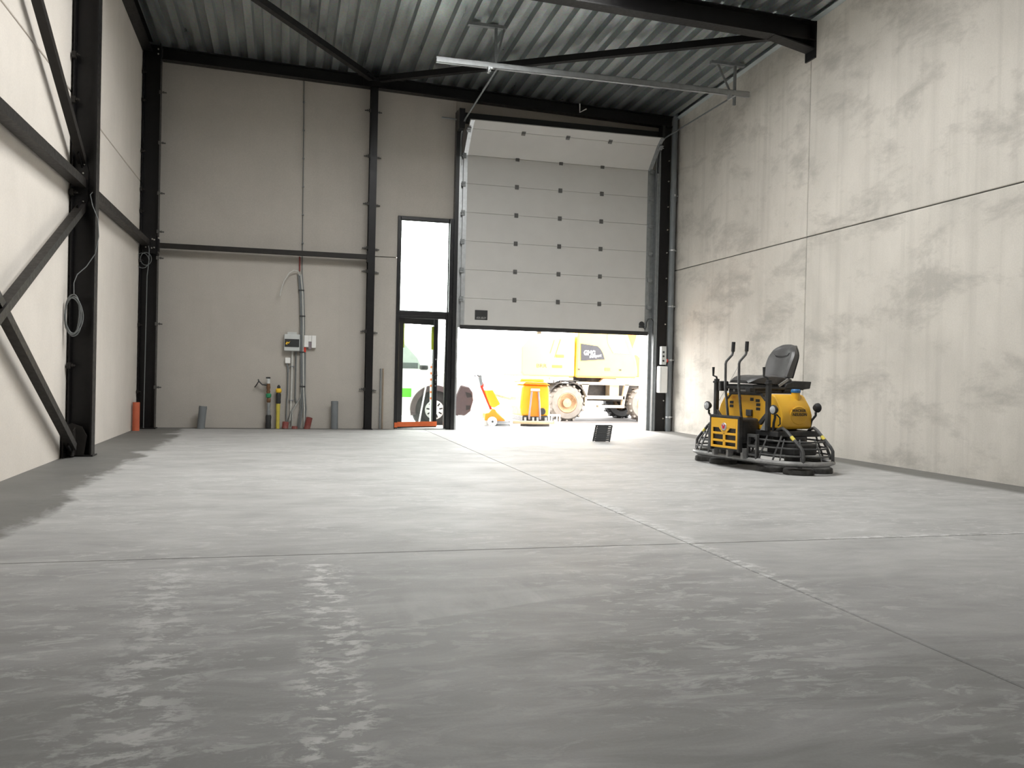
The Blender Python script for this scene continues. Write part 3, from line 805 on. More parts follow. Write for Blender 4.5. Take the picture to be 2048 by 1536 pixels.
# C-rail with hangers that carries the track ends
o = empty('track_hanger', (4.7, 13.0, 5.74), label='galvanised channel hung below the deck to carry the door tracks', cat='hanger rail')
m = MB().box(2.09, 7.30, 12.965, 12.97, 5.70, 5.785).box(2.09, 7.30, 12.965, 13.03, 5.78, 5.785).box(2.09, 7.30, 12.965, 13.03, 5.70, 5.705)
m.build('channel', M['zinc'], o, world=True)
for (x0, x1, xp, xd, zc) in ((2.56, 3.16, 3.0, 3.13, 6.335), (6.60, 7.2, 7.04, 6.72, 6.205)):
    MB().box(x0, x1, 12.96, 13.04, zc - 0.02, zc + 0.025).build('top_rail', M['zinc_dull'], o, world=True)
    MB().box(xp - 0.02, xp + 0.02, 12.98, 13.02, 5.55 if xp > 5 else 5.70, zc).build('drop_rod', M['zinc_dull'], o, world=True)
    MB().bar((xd, 13.0, zc), (xp - (0.08 if xp > 5 else 0.0), 13.0, 5.76), 0.03, 0.02, (0, 1, 0)).build('stay', M['zinc_dull'], o, world=True)
    MB().box(xp - 0.13, xp - 0.09, 12.9, 13.0, 5.62, 5.70).cyl((xp - 0.11, 12.75, 5.62), (xp - 0.11, 12.98, 5.64), 0.012, 8).build('track_clip', M['zinc'], o, world=True)
o = empty('cable_hook', (5.28, 15.72, 6.12), label='small white bent bracket hanging from the eaves beam', cat='bracket')
MB().tube([(5.28, 15.70, 6.20), (5.28, 15.69, 6.03), (5.40, 15.66, 6.10)], 0.012, 6).build('wire', M['white_plastic'], o, world=True)

# downpipe
dp = empty('downpipe', (7.285, 15.79, 0), label='tall grey plastic downpipe in the right corner', cat='pipe')
MB().lathe([(0.058, 0), (0.058, 4.5), (0.066, 4.5), (0.066, 4.75), (0.058, 4.75), (0.058, 6.22)], (7.285, 15.79, 0), 'z', 20).build('pipe', M['pipe_grey'], dp, world=True, smooth=True)
for z in (0.28, 1.40, 2.45, 3.55, 4.62):
    MB().lathe([(0.058, -0.012), (0.064, -0.012), (0.064, 0.012), (0.058, 0.012)], (7.285, 15.79, z), 'z', 20).box(7.275, 7.30, 15.715, 15.735, z - 0.02, z + 0.02).box(7.33, 7.386, 15.78, 15.80, z - 0.01, z + 0.01).build('pipe_clip', M['zinc'], dp, world=True)

# ================================================================== entrance: window above, door ajar below
ef = empty('window_1', (2.45, 16.0, 2.1), label='tall fixed pane above the entrance door in a black frame', cat='window', kind='structure')
m = MB().box(1.93, 1.985, 15.97, 16.05, 2.09, 3.905).box(2.885, 2.975, 15.97, 16.05, 2.09, 3.905).box(1.985, 2.885, 15.97, 16.05, 3.84, 3.905).box(1.985, 2.885, 15.97, 16.05, 2.09, 2.165)
m.build('frame', M['frame_black'], ef, world=True, bevel=0.006)
MB().box(1.985, 2.885, 16.0, 16.024, 2.165, 3.84).build('pane', M['window_glass'], ef, world=True)
m = MB().box(1.985, 2.885, 15.985, 15.999, 2.165, 2.18).box(1.985, 2.885, 15.985, 15.999, 3.825, 3.84).box(1.985, 2.0, 15.985, 15.999, 2.18, 3.825).box(2.87, 2.885, 15.985, 15.999, 2.18, 3.825)
m.build('gasket', M['rubber'], ef, world=True)
ed = empty('door_1', (1.99, 16.0, 0), label='black framed glazed entrance door standing ajar', cat='door', kind='structure')
m = MB().box(1.93, 1.99, 15.96, 16.06, 0, 2.09).box(2.85, 2.975, 15.96, 16.06, 0, 2.09).box(1.99, 2.85, 15.97, 16.06, 2.04, 2.09)
m.build('frame', M['frame_black'], ed, world=True, bevel=0.005)
MB().box(2.885, 2.955, 15.90, 15.97, 0, 3.9).build('jamb_cover', M['frame_black'], ed, world=True)
MB().box(1.94, 2.94, 15.94, 16.1, -0.005, 0.012).build('threshold', M['zinc_dull'], ed, world=True)
MB().box(1.935, 1.99, 15.95, 15.96, 0.03, 0.12).build('orange_tape', M['orange_tape'], ed, world=True)
TH = math.radians(20)
W_ = 0.835
m = MB().box(0, 0.10, 0, 0.06, 0.012, 2.075).box(W_ - 0.09, W_, 0, 0.06, 0.012, 2.075).box(0.10, W_ - 0.09, 0, 0.06, 1.945, 2.075).box(0.10, W_ - 0.09, 0, 0.06, 0.012, 0.11)
leaf = m.build('leaf', M['frame_black'], ed, bevel=0.006)
leaf.location = (0.005, 0.062, 0.0); leaf.rotation_euler = (0, 0, TH)
WM[leaf] = WM[ed] @ Matrix.Translation((0.005, 0.062, 0)) @ Matrix.Rotation(TH, 4, 'Z')
MB().box(0.10, W_ - 0.09, 0.02, 0.04, 0.11, 1.93).build('pane', M['window_glass'], leaf)
MB().box(0.008, W_ + 0.004, -0.008, -0.001, 0.035, 0.125).build('orange_tape', M['orange_tape'], leaf)
MB().box(0.10, 0.125, 0.014, 0.019, 1.5, 1.945).build('lime_edge_film', M['lime_film'], leaf)
MB().box(W_ - 0.14, W_ - 0.09, 0.014, 0.019, 1.48, 1.92).build('lime_edge_film', M['lime_film'], leaf)
m = MB().box(W_ - 0.065, W_ - 0.025, -0.012, 0.0, 0.86, 1.14).cyl((W_ - 0.045, -0.01, 1.0), (W_ - 0.045, -0.05, 1.0), 0.012, 10).box(W_ - 0.14, W_ - 0.03, -0.06, -0.042, 0.988, 1.012)
m.build('handle', M['dark_plastic'], leaf, bevel=0.003)
for z in (0.80, 0.91, 1.30): MB().cyl((W_ - 0.045, -0.001, z), (W_ - 0.045, -0.014, z), 0.013, 10).build('lock_rose', M['zinc'], leaf)

# ================================================================== services on the end wall
YW = 15.965
def conduit(name, label, pts, r, mt, cat='conduit', group=None, clips=()):
    o = empty(name, pts[0], label=label, cat=cat, group=group)
    MB().tube(pts, r, 8).build('tube', M[mt], o, world=True, smooth=True)
    for (x, z) in clips:
        MB().box(x - r * 2.2, x + r * 2.2, YW - 0.02, YW + 0.03, z - 0.008, z + 0.008).build('clip', M['grey_plastic'], o, world=True)
    return o
# distribution board
o = empty('distribution_board', (0.09, YW, 1.5), label='grey distribution board with dark window and yellow mark', cat='electrical box')
MB().box(-0.045, 0.225, 15.86, 15.999, 1.375, 1.67).build('housing', M['light_grey_plastic'], o, world=True, bevel=0.012)
MB().box(-0.035, 0.215, 15.852, 15.861, 1.445, 1.585).build('window', M['dark_plastic'], o, world=True, bevel=0.004)
MB().prism([(-0.02, 1.495), (0.0, 1.535), (0.03, 1.525), (0.06, 1.545), (0.035, 1.50), (0.015, 1.515), (0.01, 1.48)], 'y', 15.846, 15.8515).build('arrow_mark', M['yellow_mark'], o, world=True)
MB().box(0.01, 0.17, 15.92, 15.999, 1.67, 1.71).build('cable_gland', M['light_grey_plastic'], o, world=True)
# white box right of the riser
o = empty('terminal_box', (0.4, YW, 1.55), label='white wall box with open middle right of the cable riser', cat='electrical box')
m = MB().box(0.30, 0.375, 15.91, 15.999, 1.45, 1.66).box(0.43, 0.505, 15.91, 15.999, 1.44, 1.66).box(0.375, 0.43, 15.93, 15.999, 1.55, 1.66)
m.build('housing', M['white_plastic'], o, world=True, bevel=0.006)
MB().box(0.375, 0.43, 15.95, 15.998, 1.42, 1.55).build('plug', M['hose_grey'], o, world=True)
MB().cyl((0.315, 15.955, 1.45), (0.315, 15.955, 1.36), 0.022, 10).build('red_gland', M['red_plastic'], o, world=True)
o = empty('socket_box', (0.025, YW, 1.2), label='small white square box below the distribution board', cat='electrical box')
MB().box(-0.022, 0.07, 15.93, 15.999, 1.155, 1.255).build('housing', M['white_plastic'], o, world=True, bevel=0.008)
MB().cyl((0.01, 15.955, 1.155), (0.035, 15.955, 1.06), 0.012, 8).cyl((0.03, 15.955, 1.06), (0.034, 15.955, 1.0), 0.016, 8).build('gland', M['grey_plastic'], o, world=True)
# cable riser: bundle of grey cables tied together
o = empty('cable_riser', (0.27, YW, 0), label='bundle of grey cables tied in a riser up the wall', cat='cables')
for (dx, dy, mt) in ((-0.028, 0, 'cable_grey'), (-0.006, 0.012, 'grey_plastic'), (0.016, 0, 'cable_light'), (0.034, 0.012, 'cable_grey')):
    pts = [(0.285 + dx * 2.2 + random.uniform(-.03, .03), 15.95, 0.02), (0.30 + dx * 1.6, 15.955 + dy, 0.35), (0.288 + dx, 15.955 + dy, 0.75), (0.272 + dx, 15.955 + dy, 1.4), (0.262 + dx, 15.955 + dy, 1.9), (0.24 + dx, 15.955 + dy, 2.4), (0.205 + dx, 15.955 + dy, 2.74)]
    MB().tube(pts, 0.013, 7).build('cable', M[mt], o, world=True, smooth=True)
for (x, z) in ((0.235, 2.46), (0.262, 2.0), (0.272, 1.36), (0.288, 0.75)):
    MB().box(x - 0.05, x + 0.05, 15.935, 15.985, z - 0.01, z + 0.01).build('cable_tie', M['dark_plastic'], o, world=True)
for k, dx in enumerate((-0.22, -0.17, -0.12, -0.08)):
    MB().tube([(0.275, 15.95, 0.80), (0.25, 15.945, 0.55), (0.16 - k * 0.005 + dx * 0.3, 15.94, 0.30), (0.20 + dx * 0.9, 15.94, 0.03)], 0.007, 7).build('loose_cable', M['cable_light' if k % 2 else 'cable_grey'], o, world=True, smooth=True)
conduit('bent_cable', 'pale stiff cable curling left above the riser', [(0.20, 15.95, 2.72), (0.17, 15.93, 2.79), (0.10, 15.90, 2.80), (0.02, 15.88, 2.75), (-0.07, 15.86, 2.60), (-0.12, 15.85, 2.42), (-0.13, 15.85, 2.34)], 0.011, 'cable_light', 'cable')
conduit('ceiling_cable', 'thin grey cable running up the wall to the eaves beam', [(0.245, 15.985, 2.6), (0.235, 15.985, 3.6), (0.222, 15.985, 5.0), (0.21, 15.985, 6.2)], 0.008, 'cable_grey', 'cable', clips=((0.241, 3.3), (0.235, 3.8), (0.231, 4.3), (0.225, 4.8), (0.221, 5.3), (0.214, 5.8)))
conduit('red_conduit', 'short reddish conduit above the riser behind the girt', [(0.20, 15.985, 2.80), (0.195, 15.985, 3.06)], 0.014, 'pipe_red')
conduit('pale_conduit', 'pale wide conduit straight below the distribution board', [(0.10, YW, 1.37), (0.098, YW, 0.9), (0.09, YW, 0.14)], 0.018, 'cable_light', clips=((0.1, 1.1), (0.095, 0.5)))
conduit('hooked_conduit', 'grey conduit below the board that ends in a hook', [(0.165, YW, 1.37), (0.165, YW, 0.55), (0.18, YW, 0.47), (0.20, YW, 0.45)], 0.013, 'cable_grey')
conduit('wall_conduit', 'thin grey conduit below the small white box', [(0.03, YW, 1.0), (0.03, YW, 0.6), (0.02, YW, 0.5), (0.015, YW, 0.10), (0.03, 15.94, 0.05)], 0.012, 'cable_grey')
conduit('feed_conduit', 'thin conduit dropping from the white box to the floor', [(0.325, YW, 1.36), (0.33, YW, 0.7), (0.332, YW, 0.0)], 0.011, 'cable_grey')
# stubs in the floor
def stub(name, label, x, y, r, h, mt, lean=(0, 0), rim=True, group='pipe stubs in the floor'):
    o = empty(name, (x, y, 0), label=label, cat='pipe', group=group)
    n = 18
    top = Vector((lean[0], lean[1], h))
    t = top.normalized()
    wl = r * 0.12
    m = MB(); vs = []
    u_ = t.orthogonal().normalized(); b_ = t.cross(u_)
    rings = [(Vector((0, 0, 0)), r), (top, r), (top, r - wl), (t * (top.length * 0.35), r - wl)]
    for (c_, rr) in rings:
        for k in range(n):
            a = 2 * PI * k / n
            vs.append(c_ + u_ * math.cos(a) * rr + b_ * math.sin(a) * rr)
    fs = [(i * n + k, i * n + (k + 1) % n, (i + 1) * n + (k + 1) % n, (i + 1) * n + k) for i in range(3) for k in range(n)]
    fs.append(tuple(range(3 * n, 4 * n)))
    m.add(vs, fs).build('pipe', M[mt], o, smooth=True, fix=False)
    if rim:
        q = t * (top.length - 0.05)
        m = MB().tube([q, q + t * 0.03], r * 1.02, n, radii=[r * 1.04, r * 1.04])
        m.build('collar', M[mt], o)
    return o
stub('drain_pipe', 'upright orange drain pipe stub beside the corner column', -2.335, 15.15, 0.055, 0.46, 'pipe_orange', rim=False)
stub('drain_pipe', 'leaning grey pipe stub left of the wall services', -1.395, 15.75, 0.065, 0.385, 'pipe_grey', (0.03, 0.02))
stub('drain_pipe', 'upright grey pipe stub right of the wall services', 0.855, 15.85, 0.062, 0.50, 'pipe_grey', (-0.005, 0.0))
stub('drain_pipe', 'tilted dull red pipe stub at the foot of the riser', 0.375, 15.84, 0.055, 0.20, 'pipe_red', (0.04, -0.03), rim=False)
stub('drain_pipe', 'low red duct collar right of the yellow gas pipe', 0.0, 15.85, 0.055, 0.12, 'pipe_red', (0.01, 0.02))
stub('drain_pipe', 'flattest red duct collar under the fanned cables', 0.165, 15.85, 0.05, 0.045, 'pipe_red', rim=False)
# water service
o = empty('water_service', (-0.285, 15.87, 0), label='water service pipe with brass fittings and green ring', cat='pipe fitting')
MB().lathe([(0.046, 0.0), (0.05, 0.05), (0.044, 0.12), (0.05, 0.2), (0.043, 0.24)], (-0.285, 15.87, 0), 'z', 14).build('wrap', M['black_wrap'], o, world=True, smooth=True)
MB().lathe([(0.03, 0.24), (0.034, 0.30), (0.026, 0.36), (0.034, 0.42), (0.024, 0.46)], (-0.285, 15.87, 0), 'z', 12).build('coupling', M['zinc_dull'], o, world=True, smooth=True)
MB().lathe([(0.028, 0.46), (0.036, 0.48), (0.036, 0.52), (0.026, 0.54)], (-0.287, 15.87, 0), 'z', 12).build('lower_nut', M['brass'], o, world=True)
MB().lathe([(0.03, 0.54), (0.045, 0.55), (0.048, 0.60), (0.03, 0.62)], (-0.29, 15.87, 0), 'z', 14).build('green_ring', M['green_plastic'], o, world=True, smooth=True)
MB().lathe([(0.028, 0.62), (0.035, 0.65), (0.026, 0.68), (0.036, 0.72), (0.028, 0.79)], (-0.295, 15.87, 0), 'z', 12).build('valve', M['brass'], o, world=True, smooth=True)
MB().lathe([(0.028, 0.79), (0.032, 0.80), (0.032, 0.86), (0.02, 0.88)], (-0.297, 15.87, 0), 'z', 12).build('cap', M['light_grey_plastic'], o, world=True)
MB().box(-0.34, -0.265, 15.85, 15.89, 0.88, 0.905).build('lever', M['dark_plastic'], o, world=True)
MB().tube([(-0.30, 15.87, 0.76), (-0.40, 15.88, 0.77), (-0.46, 15.89, 0.83), (-0.47, 15.90, 0.86)], 0.012, 8).tube([(-0.46, 15.89, 0.83), (-0.50, 15.9, 0.76), (-0.53, 15.9, 0.72)], 0.010, 8).build('branch_tap', M['dark_plastic'], o, world=True, smooth=True)
# gas service
o = empty('gas_service', (-0.125, 15.88, 0), label='yellow gas service pipe with black sleeve and orange handle', cat='pipe fitting')
MB().lathe([(0.032, 0.0), (0.034, 0.07), (0.031, 0.08), (0.033, 0.33), (0.036, 0.35), (0.036, 0.44)], (-0.125, 15.88, 0), 'z', 14).build('pipe', M['yellow_pipe'], o, world=True, smooth=True)
MB().lathe([(0.036, 0.44), (0.042, 0.46), (0.04, 0.52), (0.044, 0.60), (0.032, 0.64)], (-0.122, 15.88, 0), 'z', 14).build('sleeve', M['dark_plastic'], o, world=True, smooth=True)
MB().lathe([(0.034, 0.63), (0.052, 0.65), (0.05, 0.69), (0.03, 0.71)], (-0.12, 15.88, 0), 'z', 14).build('handle', M['yellow_mark'], o, world=True, smooth=True)
MB().lathe([(0.026, 0.71), (0.03, 0.74), (0.012, 0.77)], (-0.12, 15.88, 0), 'z', 12).build('stopper', M['dark_plastic'], o, world=True, smooth=True)
# two rods leaning on the wall
for k, (x, lab) in enumerate(((1.667, 'left one of two slim rods standing against the end wall'), (1.712, 'right one of two slim rods standing against the end wall'))):
    o = MB().cyl((x, 15.93, 0.0), (x + 0.004, 15.985, 1.095), 0.014, 8).cyl((x + 0.004, 15.985, 1.095), (x + 0.004, 15.986, 1.10), 0.010, 8).build('leaning_rod', M['wood_dowel' if k else 'zinc_dull'], smooth=True)
    tag(o, lab, 'rod', 'rods against the end wall')

# ---- cable coils
o = empty('cable_coil', (-2.29, 10.72, 1.6), label='coil of grey cable hanging on the near black column', cat='cable coil')
for k in range(6):
    rx, rz = 0.075 + 0.012 * random.random(), 0.20 + 0.035 * random.random()
    cx, cz = -2.303 + 0.01 * random.uniform(-1, 1), 1.60 - 0.03 * random.random()
    pts = [(cx + rx * math.sin(a) * (1 + 0.1 * math.sin(2 * a + k)), 10.625 + 0.012 * math.sin(a * 2 + k) - 0.006 * k, cz + rz * math.cos(a)) for a in [2 * PI * j / 28 for j in range(28)]]
    MB().tube(pts, 0.0065, 6, closed=True).build('loop', M['cable_grey'], o, world=True, smooth=True)
MB().tube([(-2.30, 10.61, 1.80), (-2.305, 10.62, 1.95), (-2.28, 10.66, 2.05), (-2.20, 10.72, 2.15), (-2.115, 10.74, 2.30), (-2.085, 10.76, 2.5), (-2.10, 10.77, 2.7), (-2.16, 10.775, 2.85), (-2.185, 10.775, 2.97), (-2.16, 10.775, 3.0)], 0.0055, 6).build('lead', M['cable_grey'], o, world=True, smooth=True)
o = empty('cable_coil', (-2.33, 15.56, 2.8), label='loose ring of cable on the far corner column', cat='cable coil')
for (cx, cz, r) in ((-2.345, 2.80, 0.125), (-2.29, 2.83, 0.105)):
    pts = [(cx + r * 0.8 * math.sin(a), 15.565 + 0.01 * math.sin(a), cz + r * math.cos(a)) for a in [2 * PI * j / 26 for j in range(26)]]
    MB().tube(pts, 0.006, 6, closed=True).build('loop', M['cable_grey'], o, world=True, smooth=True)
MB().tube([(-2.40, 15.56, 2.85), (-2.405, 15.56, 3.0), (-2.385, 15.57, 3.13)], 0.005, 6).tube([(-2.28, 15.58, 3.14), (-2.245, 15.575, 3.0), (-2.245, 15.575, 2.8), (-2.27, 15.58, 2.55), (-2.275, 15.58, 1.6), (-2.285, 15.58, 0.02)], 0.008, 6).build('lead', M['cable_grey'], o, world=True, smooth=True)

# ---- black drain grate propped upright on the floor
gr = empty('drain_grate', (4.905, 13.128, 0.006), label='black slotted drain grate propped upright on the floor', cat='grate', rot=(-0.472, -0.029, -0.75))
gw, gh = 0.295, 0.286
for sx in (-gw / 2, gw / 2 - 0.018):
    MB().box(sx, sx + 0.018, -0.012, 0.012, 0.0, gh).build('side_bar', M['dark_plastic'], gr)
for k in range(9):
    z = 0.022 + k * 0.032
    MB().box(-gw / 2 + 0.018, gw / 2 - 0.018, -0.011, 0.011, z - 0.010, z + 0.010).build('slat', M['dark_plastic'], gr)
MB().box(-0.105, 0.075, -0.008, 0.008, 0.0, gh - 0.004).build('rib_web', M['dark_plastic'], gr)
MB().bar((0.0, 0.01, 0.18), (0.0, 0.165, 0.085), 0.02, 0.012).build('prop_leg', M['dark_plastic'], gr)

# ================================================================== ride-on power trowel
tr = empty('ride_on_trowel', (5.539, 9.383, 0), -(PI / 2 - 0.194), label='yellow and black ride-on power trowel with a black seat', cat='power trowel')
def Q(u, v, z): return (u, -v, z)          # u to the machine's left-hand side, v forward
SEP, RR = 0.575, 0.42
def stadium(R, z, n=18, sep=SEP):
    pts = []
    for k in range(n + 1):
        a = -PI / 2 + PI * k / n
        pts.append(Q(sep + R * math.cos(a), R * math.sin(a), z))
    for k in range(n + 1):
        a = PI / 2 + PI * k / n
        pts.append(Q(-sep + R * math.cos(a), R * math.sin(a), z))
    return pts
rg = MB().tube(stadium(RR, 0.128), 0.024, 8, closed=True).build('guard_ring', M['bumper_grey'], tr, smooth=True)
MB().tube(stadium(RR - 0.03, 0.10), 0.012, 6, closed=True).build('skirt_rod', M['guard_grey'], rg, smooth=True)
for (R, z) in ((0.395, 0.205), (0.355, 0.285), (0.315, 0.36)):
    MB().tube(stadium(R, z), 0.010, 6, closed=True).build('guard_rod', M['guard_grey'], tr, smooth=True)
# stanchions of the cage
for (su, v) in ((1, 0.22), (1, -0.22), (-1, 0.22), (-1, -0.22)):
    pts = [Q(su * 0.47, v * 1.1, 0.40), Q(su * 0.56, v * 1.1, 0.485), Q(su * 0.62, v * 1.08, 0.505), Q(su * 0.68, v * 1.05, 0.475), Q(su * 0.90, v, 0.30), Q(su * 0.93, v, 0.26), Q(su * 0.935, v, 0.13)]
    st = MB().tube(pts, 0.019, 8).build('cage_arch', M['guard_grey'], tr, smooth=True)
    MB().tube([Q(su * 0.755, v * 1.03, 0.415), Q(su * 0.80, v * 1.02, 0.379)], 0.0205, 8).build('yellow_tape', M['tape_yellow'], st)
for (u_, v0) in ((0.16, 0.42), (0.30, 0.42), (0.45, 0.42), (-0.16, 0.42), (-0.34, 0.42), (-0.62, 0.42), (0.66, 0.41), (0.3, -0.42), (-0.3, -0.42), (0, -0.42), (0.6, -0.42), (-0.6, -0.42)):
    s = 1 if v0 > 0 else -1
    MB().tube([Q(u_, v0, 0.13), Q(u_, v0 - s * 0.03, 0.21), Q(u_, v0 - s * 0.11, 0.37), Q(u_, v0 - s * 0.13, 0.42)], 0.011, 6).build('upright', M['guard_grey'], tr)
for (su) in (1, -1):
    for a in (0.0, 0.6, -0.6, 1.15, -1.15):
        ca, sa = math.cos(a), math.sin(a)
        MB().tube([Q(su * (SEP + RR * ca), RR * sa, 0.13), Q(su * (SEP + 0.36 * ca), 0.36 * sa, 0.285), Q(su * (SEP + 0.30 * ca), 0.30 * sa, 0.385)], 0.009, 6).build('upright', M['guard_grey'], tr)
# chassis
m = MB().box(-0.62, 0.62, -0.30, 0.33, 0.40, 0.465)
m.box(-0.50, 0.50, -0.26, 0.26, 0.33, 0.40)
m.build('chassis', M['machine_black'], tr, bevel=0.01)
# rotors with four round pads each
for su in (1, -1):
    c = (su * SEP, 0, 0)
    ro = MB().lathe([(0.05, 0.09), (0.11, 0.10), (0.12, 0.16), (0.10, 0.20), (0.085, 0.33), (0.12, 0.345), (0.12, 0.40)], c, 'z', 18).build('rotor_hub', M['machine_black'], tr, smooth=True)
    for k in range(4):
        a = PI / 4 + k * PI / 2 + (0.2 if su > 0 else -0.15)
        ca, sa = math.cos(a), math.sin(a)
        MB().bar((c[0] + 0.05 * ca, 0.05 * sa, 0.115), (c[0] + 0.33 * ca, 0.33 * sa, 0.085), 0.05, 0.03).build('arm', M['machine_black'], ro)
        MB().lathe([(0.0, 0.072), (0.14, 0.07), (0.165, 0.055), (0.17, 0.012), (0.165, 0.001), (0.0, 0.001)], (c[0] + 0.255 * ca, 0.255 * sa, 0), 'z', 22).build('pad', M['dusty_pad'], ro, smooth=True)
# front box: black housing with yellow grille
fb = MB().box(-0.255, 0.255, -0.53, -0.24, 0.30, 0.595).build('front_housing', M['machine_black'], tr, bevel=0.035, segs=3)
m = MB().prism([(-0.262, 0.215), (0.262, 0.215), (0.262, 0.60), (-0.262, 0.60)], 'y', -0.515, -0.50)
m2 = MB()
for (x0, x1, z0, z1) in ((-0.268, -0.235, 0.20, 0.605), (0.235, 0.268, 0.20, 0.605), (-0.268, 0.268, 0.585, 0.618)):
    m2.box(x0, x1, -0.555, -0.50, z0, z1)
m2.build('housing_rim', M['machine_black'], fb, bevel=0.008)
m.build('housing_back', M['dark_plastic'], fb)
gy = -0.545
m = MB()
def gbox(x0, x1, z0, z1): m.box(x0, x1, gy - 0.008, gy + 0.008, z0, z1)
gbox(-0.24, -0.205, 0.235, 0.585); gbox(0.205, 0.24, 0.235, 0.585)
gbox(-0.205, 0.205, 0.47, 0.585)
for z in (0.235, 0.305, 0.39): gbox(-0.205, 0.205, z, z + 0.027)
gbox(-0.02, 0.02, 0.262, 0.42)
m.prism([(-0.10, 0.47), (-0.035, 0.412), (0.035, 0.412), (0.10, 0.47)], 'y', gy - 0.008, gy + 0.008)
grl = m.build('grille', M['machine_yellow'], tr, bevel=0.004)
MB().lathe([(0.0, -0.008), (0.042, -0.008), (0.047, 0.0)], (0, gy - 0.010, 0.485), 'y', 24).build('badge', M['badge_silver'], grl)
wv = [(-0.030, 0.509), (-0.014, 0.509), (-0.008, 0.480), (0.0, 0.500), (0.008, 0.480), (0.014, 0.509), (0.030, 0.509), (0.014, 0.460), (0.006, 0.460), (0.0, 0.476), (-0.006, 0.460), (-0.014, 0.460)]
MB().prism(wv, 'y', gy - 0.0215, gy - 0.0185).build('badge_letter', M['badge_red'], grl)
# step frames below and beside the front box
for u_ in (-0.255, 0.255, 0.0):
    MB().box(u_ - 0.018, u_ + 0.018, -0.50, -0.42, 0.13, 0.25).build('bumper_bracket', M['bumper_grey'], tr)
for su in (1, -1):
    m = MB()
    for (a_, b_, z0, z1) in ((0.27, 0.43, 0.385, 0.42), (0.27, 0.43, 0.27, 0.295), (0.27, 0.43, 0.17, 0.195), (0.27, 0.295, 0.13, 0.42), (0.41, 0.435, 0.13, 0.42)):
        m.box(min(su * a_, su * b_), max(su * a_, su * b_), -0.44, -0.40, z0, z1)
    m.build('step', M['guard_grey'], tr, bevel=0.004)
m = MB().box(-0.17, 0.17, -0.40, -0.34, 0.17, 0.30).box(0.30, 0.75, -0.17, 0.17, 0.20, 0.33).box(-0.75, -0.30, -0.17, 0.17, 0.20, 0.33)
m.cyl(Q(-0.5, 0, 0.30), Q(0.5, 0, 0.30), 0.045, 12)
m.build('gearbox', M['machine_black'], tr, bevel=0.02)
# yellow engine cowl: front plate with slots, sides and rear
cp = [(-0.33, 0.47), (0.33, 0.47), (0.33, 0.80), (0.265, 0.862), (-0.265, 0.862), (-0.33, 0.80)]
cw = MB().prism(cp, 'y', -0.235, -0.215).build('cowl_plate', M['machine_yellow'], tr, bevel=0.004)
slot = MB().box(-0.034, 0.034, -0.0025, 0.0, -0.0165, 0.0165).mesh('slot', M['dark_plastic'])
for (x, z) in ((0.205, 0.80), (0.215, 0.752), (0.215, 0.703), (-0.255, 0.765), (-0.255, 0.72), (0.105, 0.812)):
    inst('slot', slot, cw, (x, -0.2352, z), world=False, scale=(0.85, 1, 1.15) if x == 0.105 else None)
MB().box(0.03, 0.125, -0.262, -0.2355, 0.615, 0.69).build('lid_box', M['guard_grey'], cw, bevel=0.005)
text_mesh('model_lettering', 'CRT', 0.05, M['excavator_orange'], cw, (-0.215, -0.2365, 0.825), (PI / 2, 0, 0), shear=0.2, width=0.085, height=0.028)
text_mesh('model_lettering', '36', 0.05, M['red_plastic'], cw, (-0.105, -0.2365, 0.822), (PI / 2, 0, 0), shear=0.2, width=0.055, height=0.028)
m = MB().prism([(-0.30, 0.465), (0.30, 0.465), (0.30, 0.80), (0.25, 0.85), (-0.25, 0.85), (-0.30, 0.80)], 'y', -0.213, 0.30)
m.build('engine_block', M['machine_black'], tr, bevel=0.01)
m = MB().box(-0.30, 0.30, -0.245, -0.20, 0.862, 0.885).bar(Q(0.262, 0.225, 0.872), Q(0.338, 0.225, 0.805), 0.04, 0.02, (0, 0, 1)).bar(Q(-0.262, 0.225, 0.872), Q(-0.338, 0.225, 0.805), 0.04, 0.02, (0, 0, 1))
m.build('cowl_trim', M['machine_black'], tr)
# side tanks
def tank(su):
    prof = [(0.30, 0.485), (0.535, 0.485), (0.56, 0.51), (0.565, 0.64), (0.53, 0.735), (0.44, 0.855), (0.41, 0.878), (0.30, 0.88)]
    nv = [(-0.27, 0.93), (-0.25, 1.0), (0.16, 1.0), (0.19, 0.96)]
    m = MB(); vs = []; n = len(prof)
    cz, cu = 0.66, 0.42
    for (v, k) in nv:
        for (u_, z) in prof:
            vs.append(Q(su * (cu + (u_ - cu) * k), v, cz + (z - cz) * k))
    fs = [(i * n + j, i * n + (j + 1) % n, (i + 1) * n + (j + 1) % n, (i + 1) * n + j) for i in range(len(nv) - 1) for j in range(n)]
    fs += [tuple(range(n)), tuple(range((len(nv) - 1) * n, len(nv) * n))]
    t = m.add(vs, fs).build('water_tank', M['tank_yellow'], tr, bevel=0.018, segs=3, smooth=True)
    MB().lathe([(0.055, 0.80), (0.052, 0.86), (0.048, 0.905)], Q(su * 0.42, -0.14, 0), 'z', 18).build('filler_neck', M['tank_yellow'], t, smooth=True)
    MB().lathe([(0.0, 0.945), (0.045, 0.943), (0.055, 0.93), (0.055, 0.905), (0.045, 0.90)], Q(su * 0.42, -0.14, 0), 'z', 14).build('filler_cap', M['blue_cap'], t)
    return t
tn = tank(1); tank(-1)
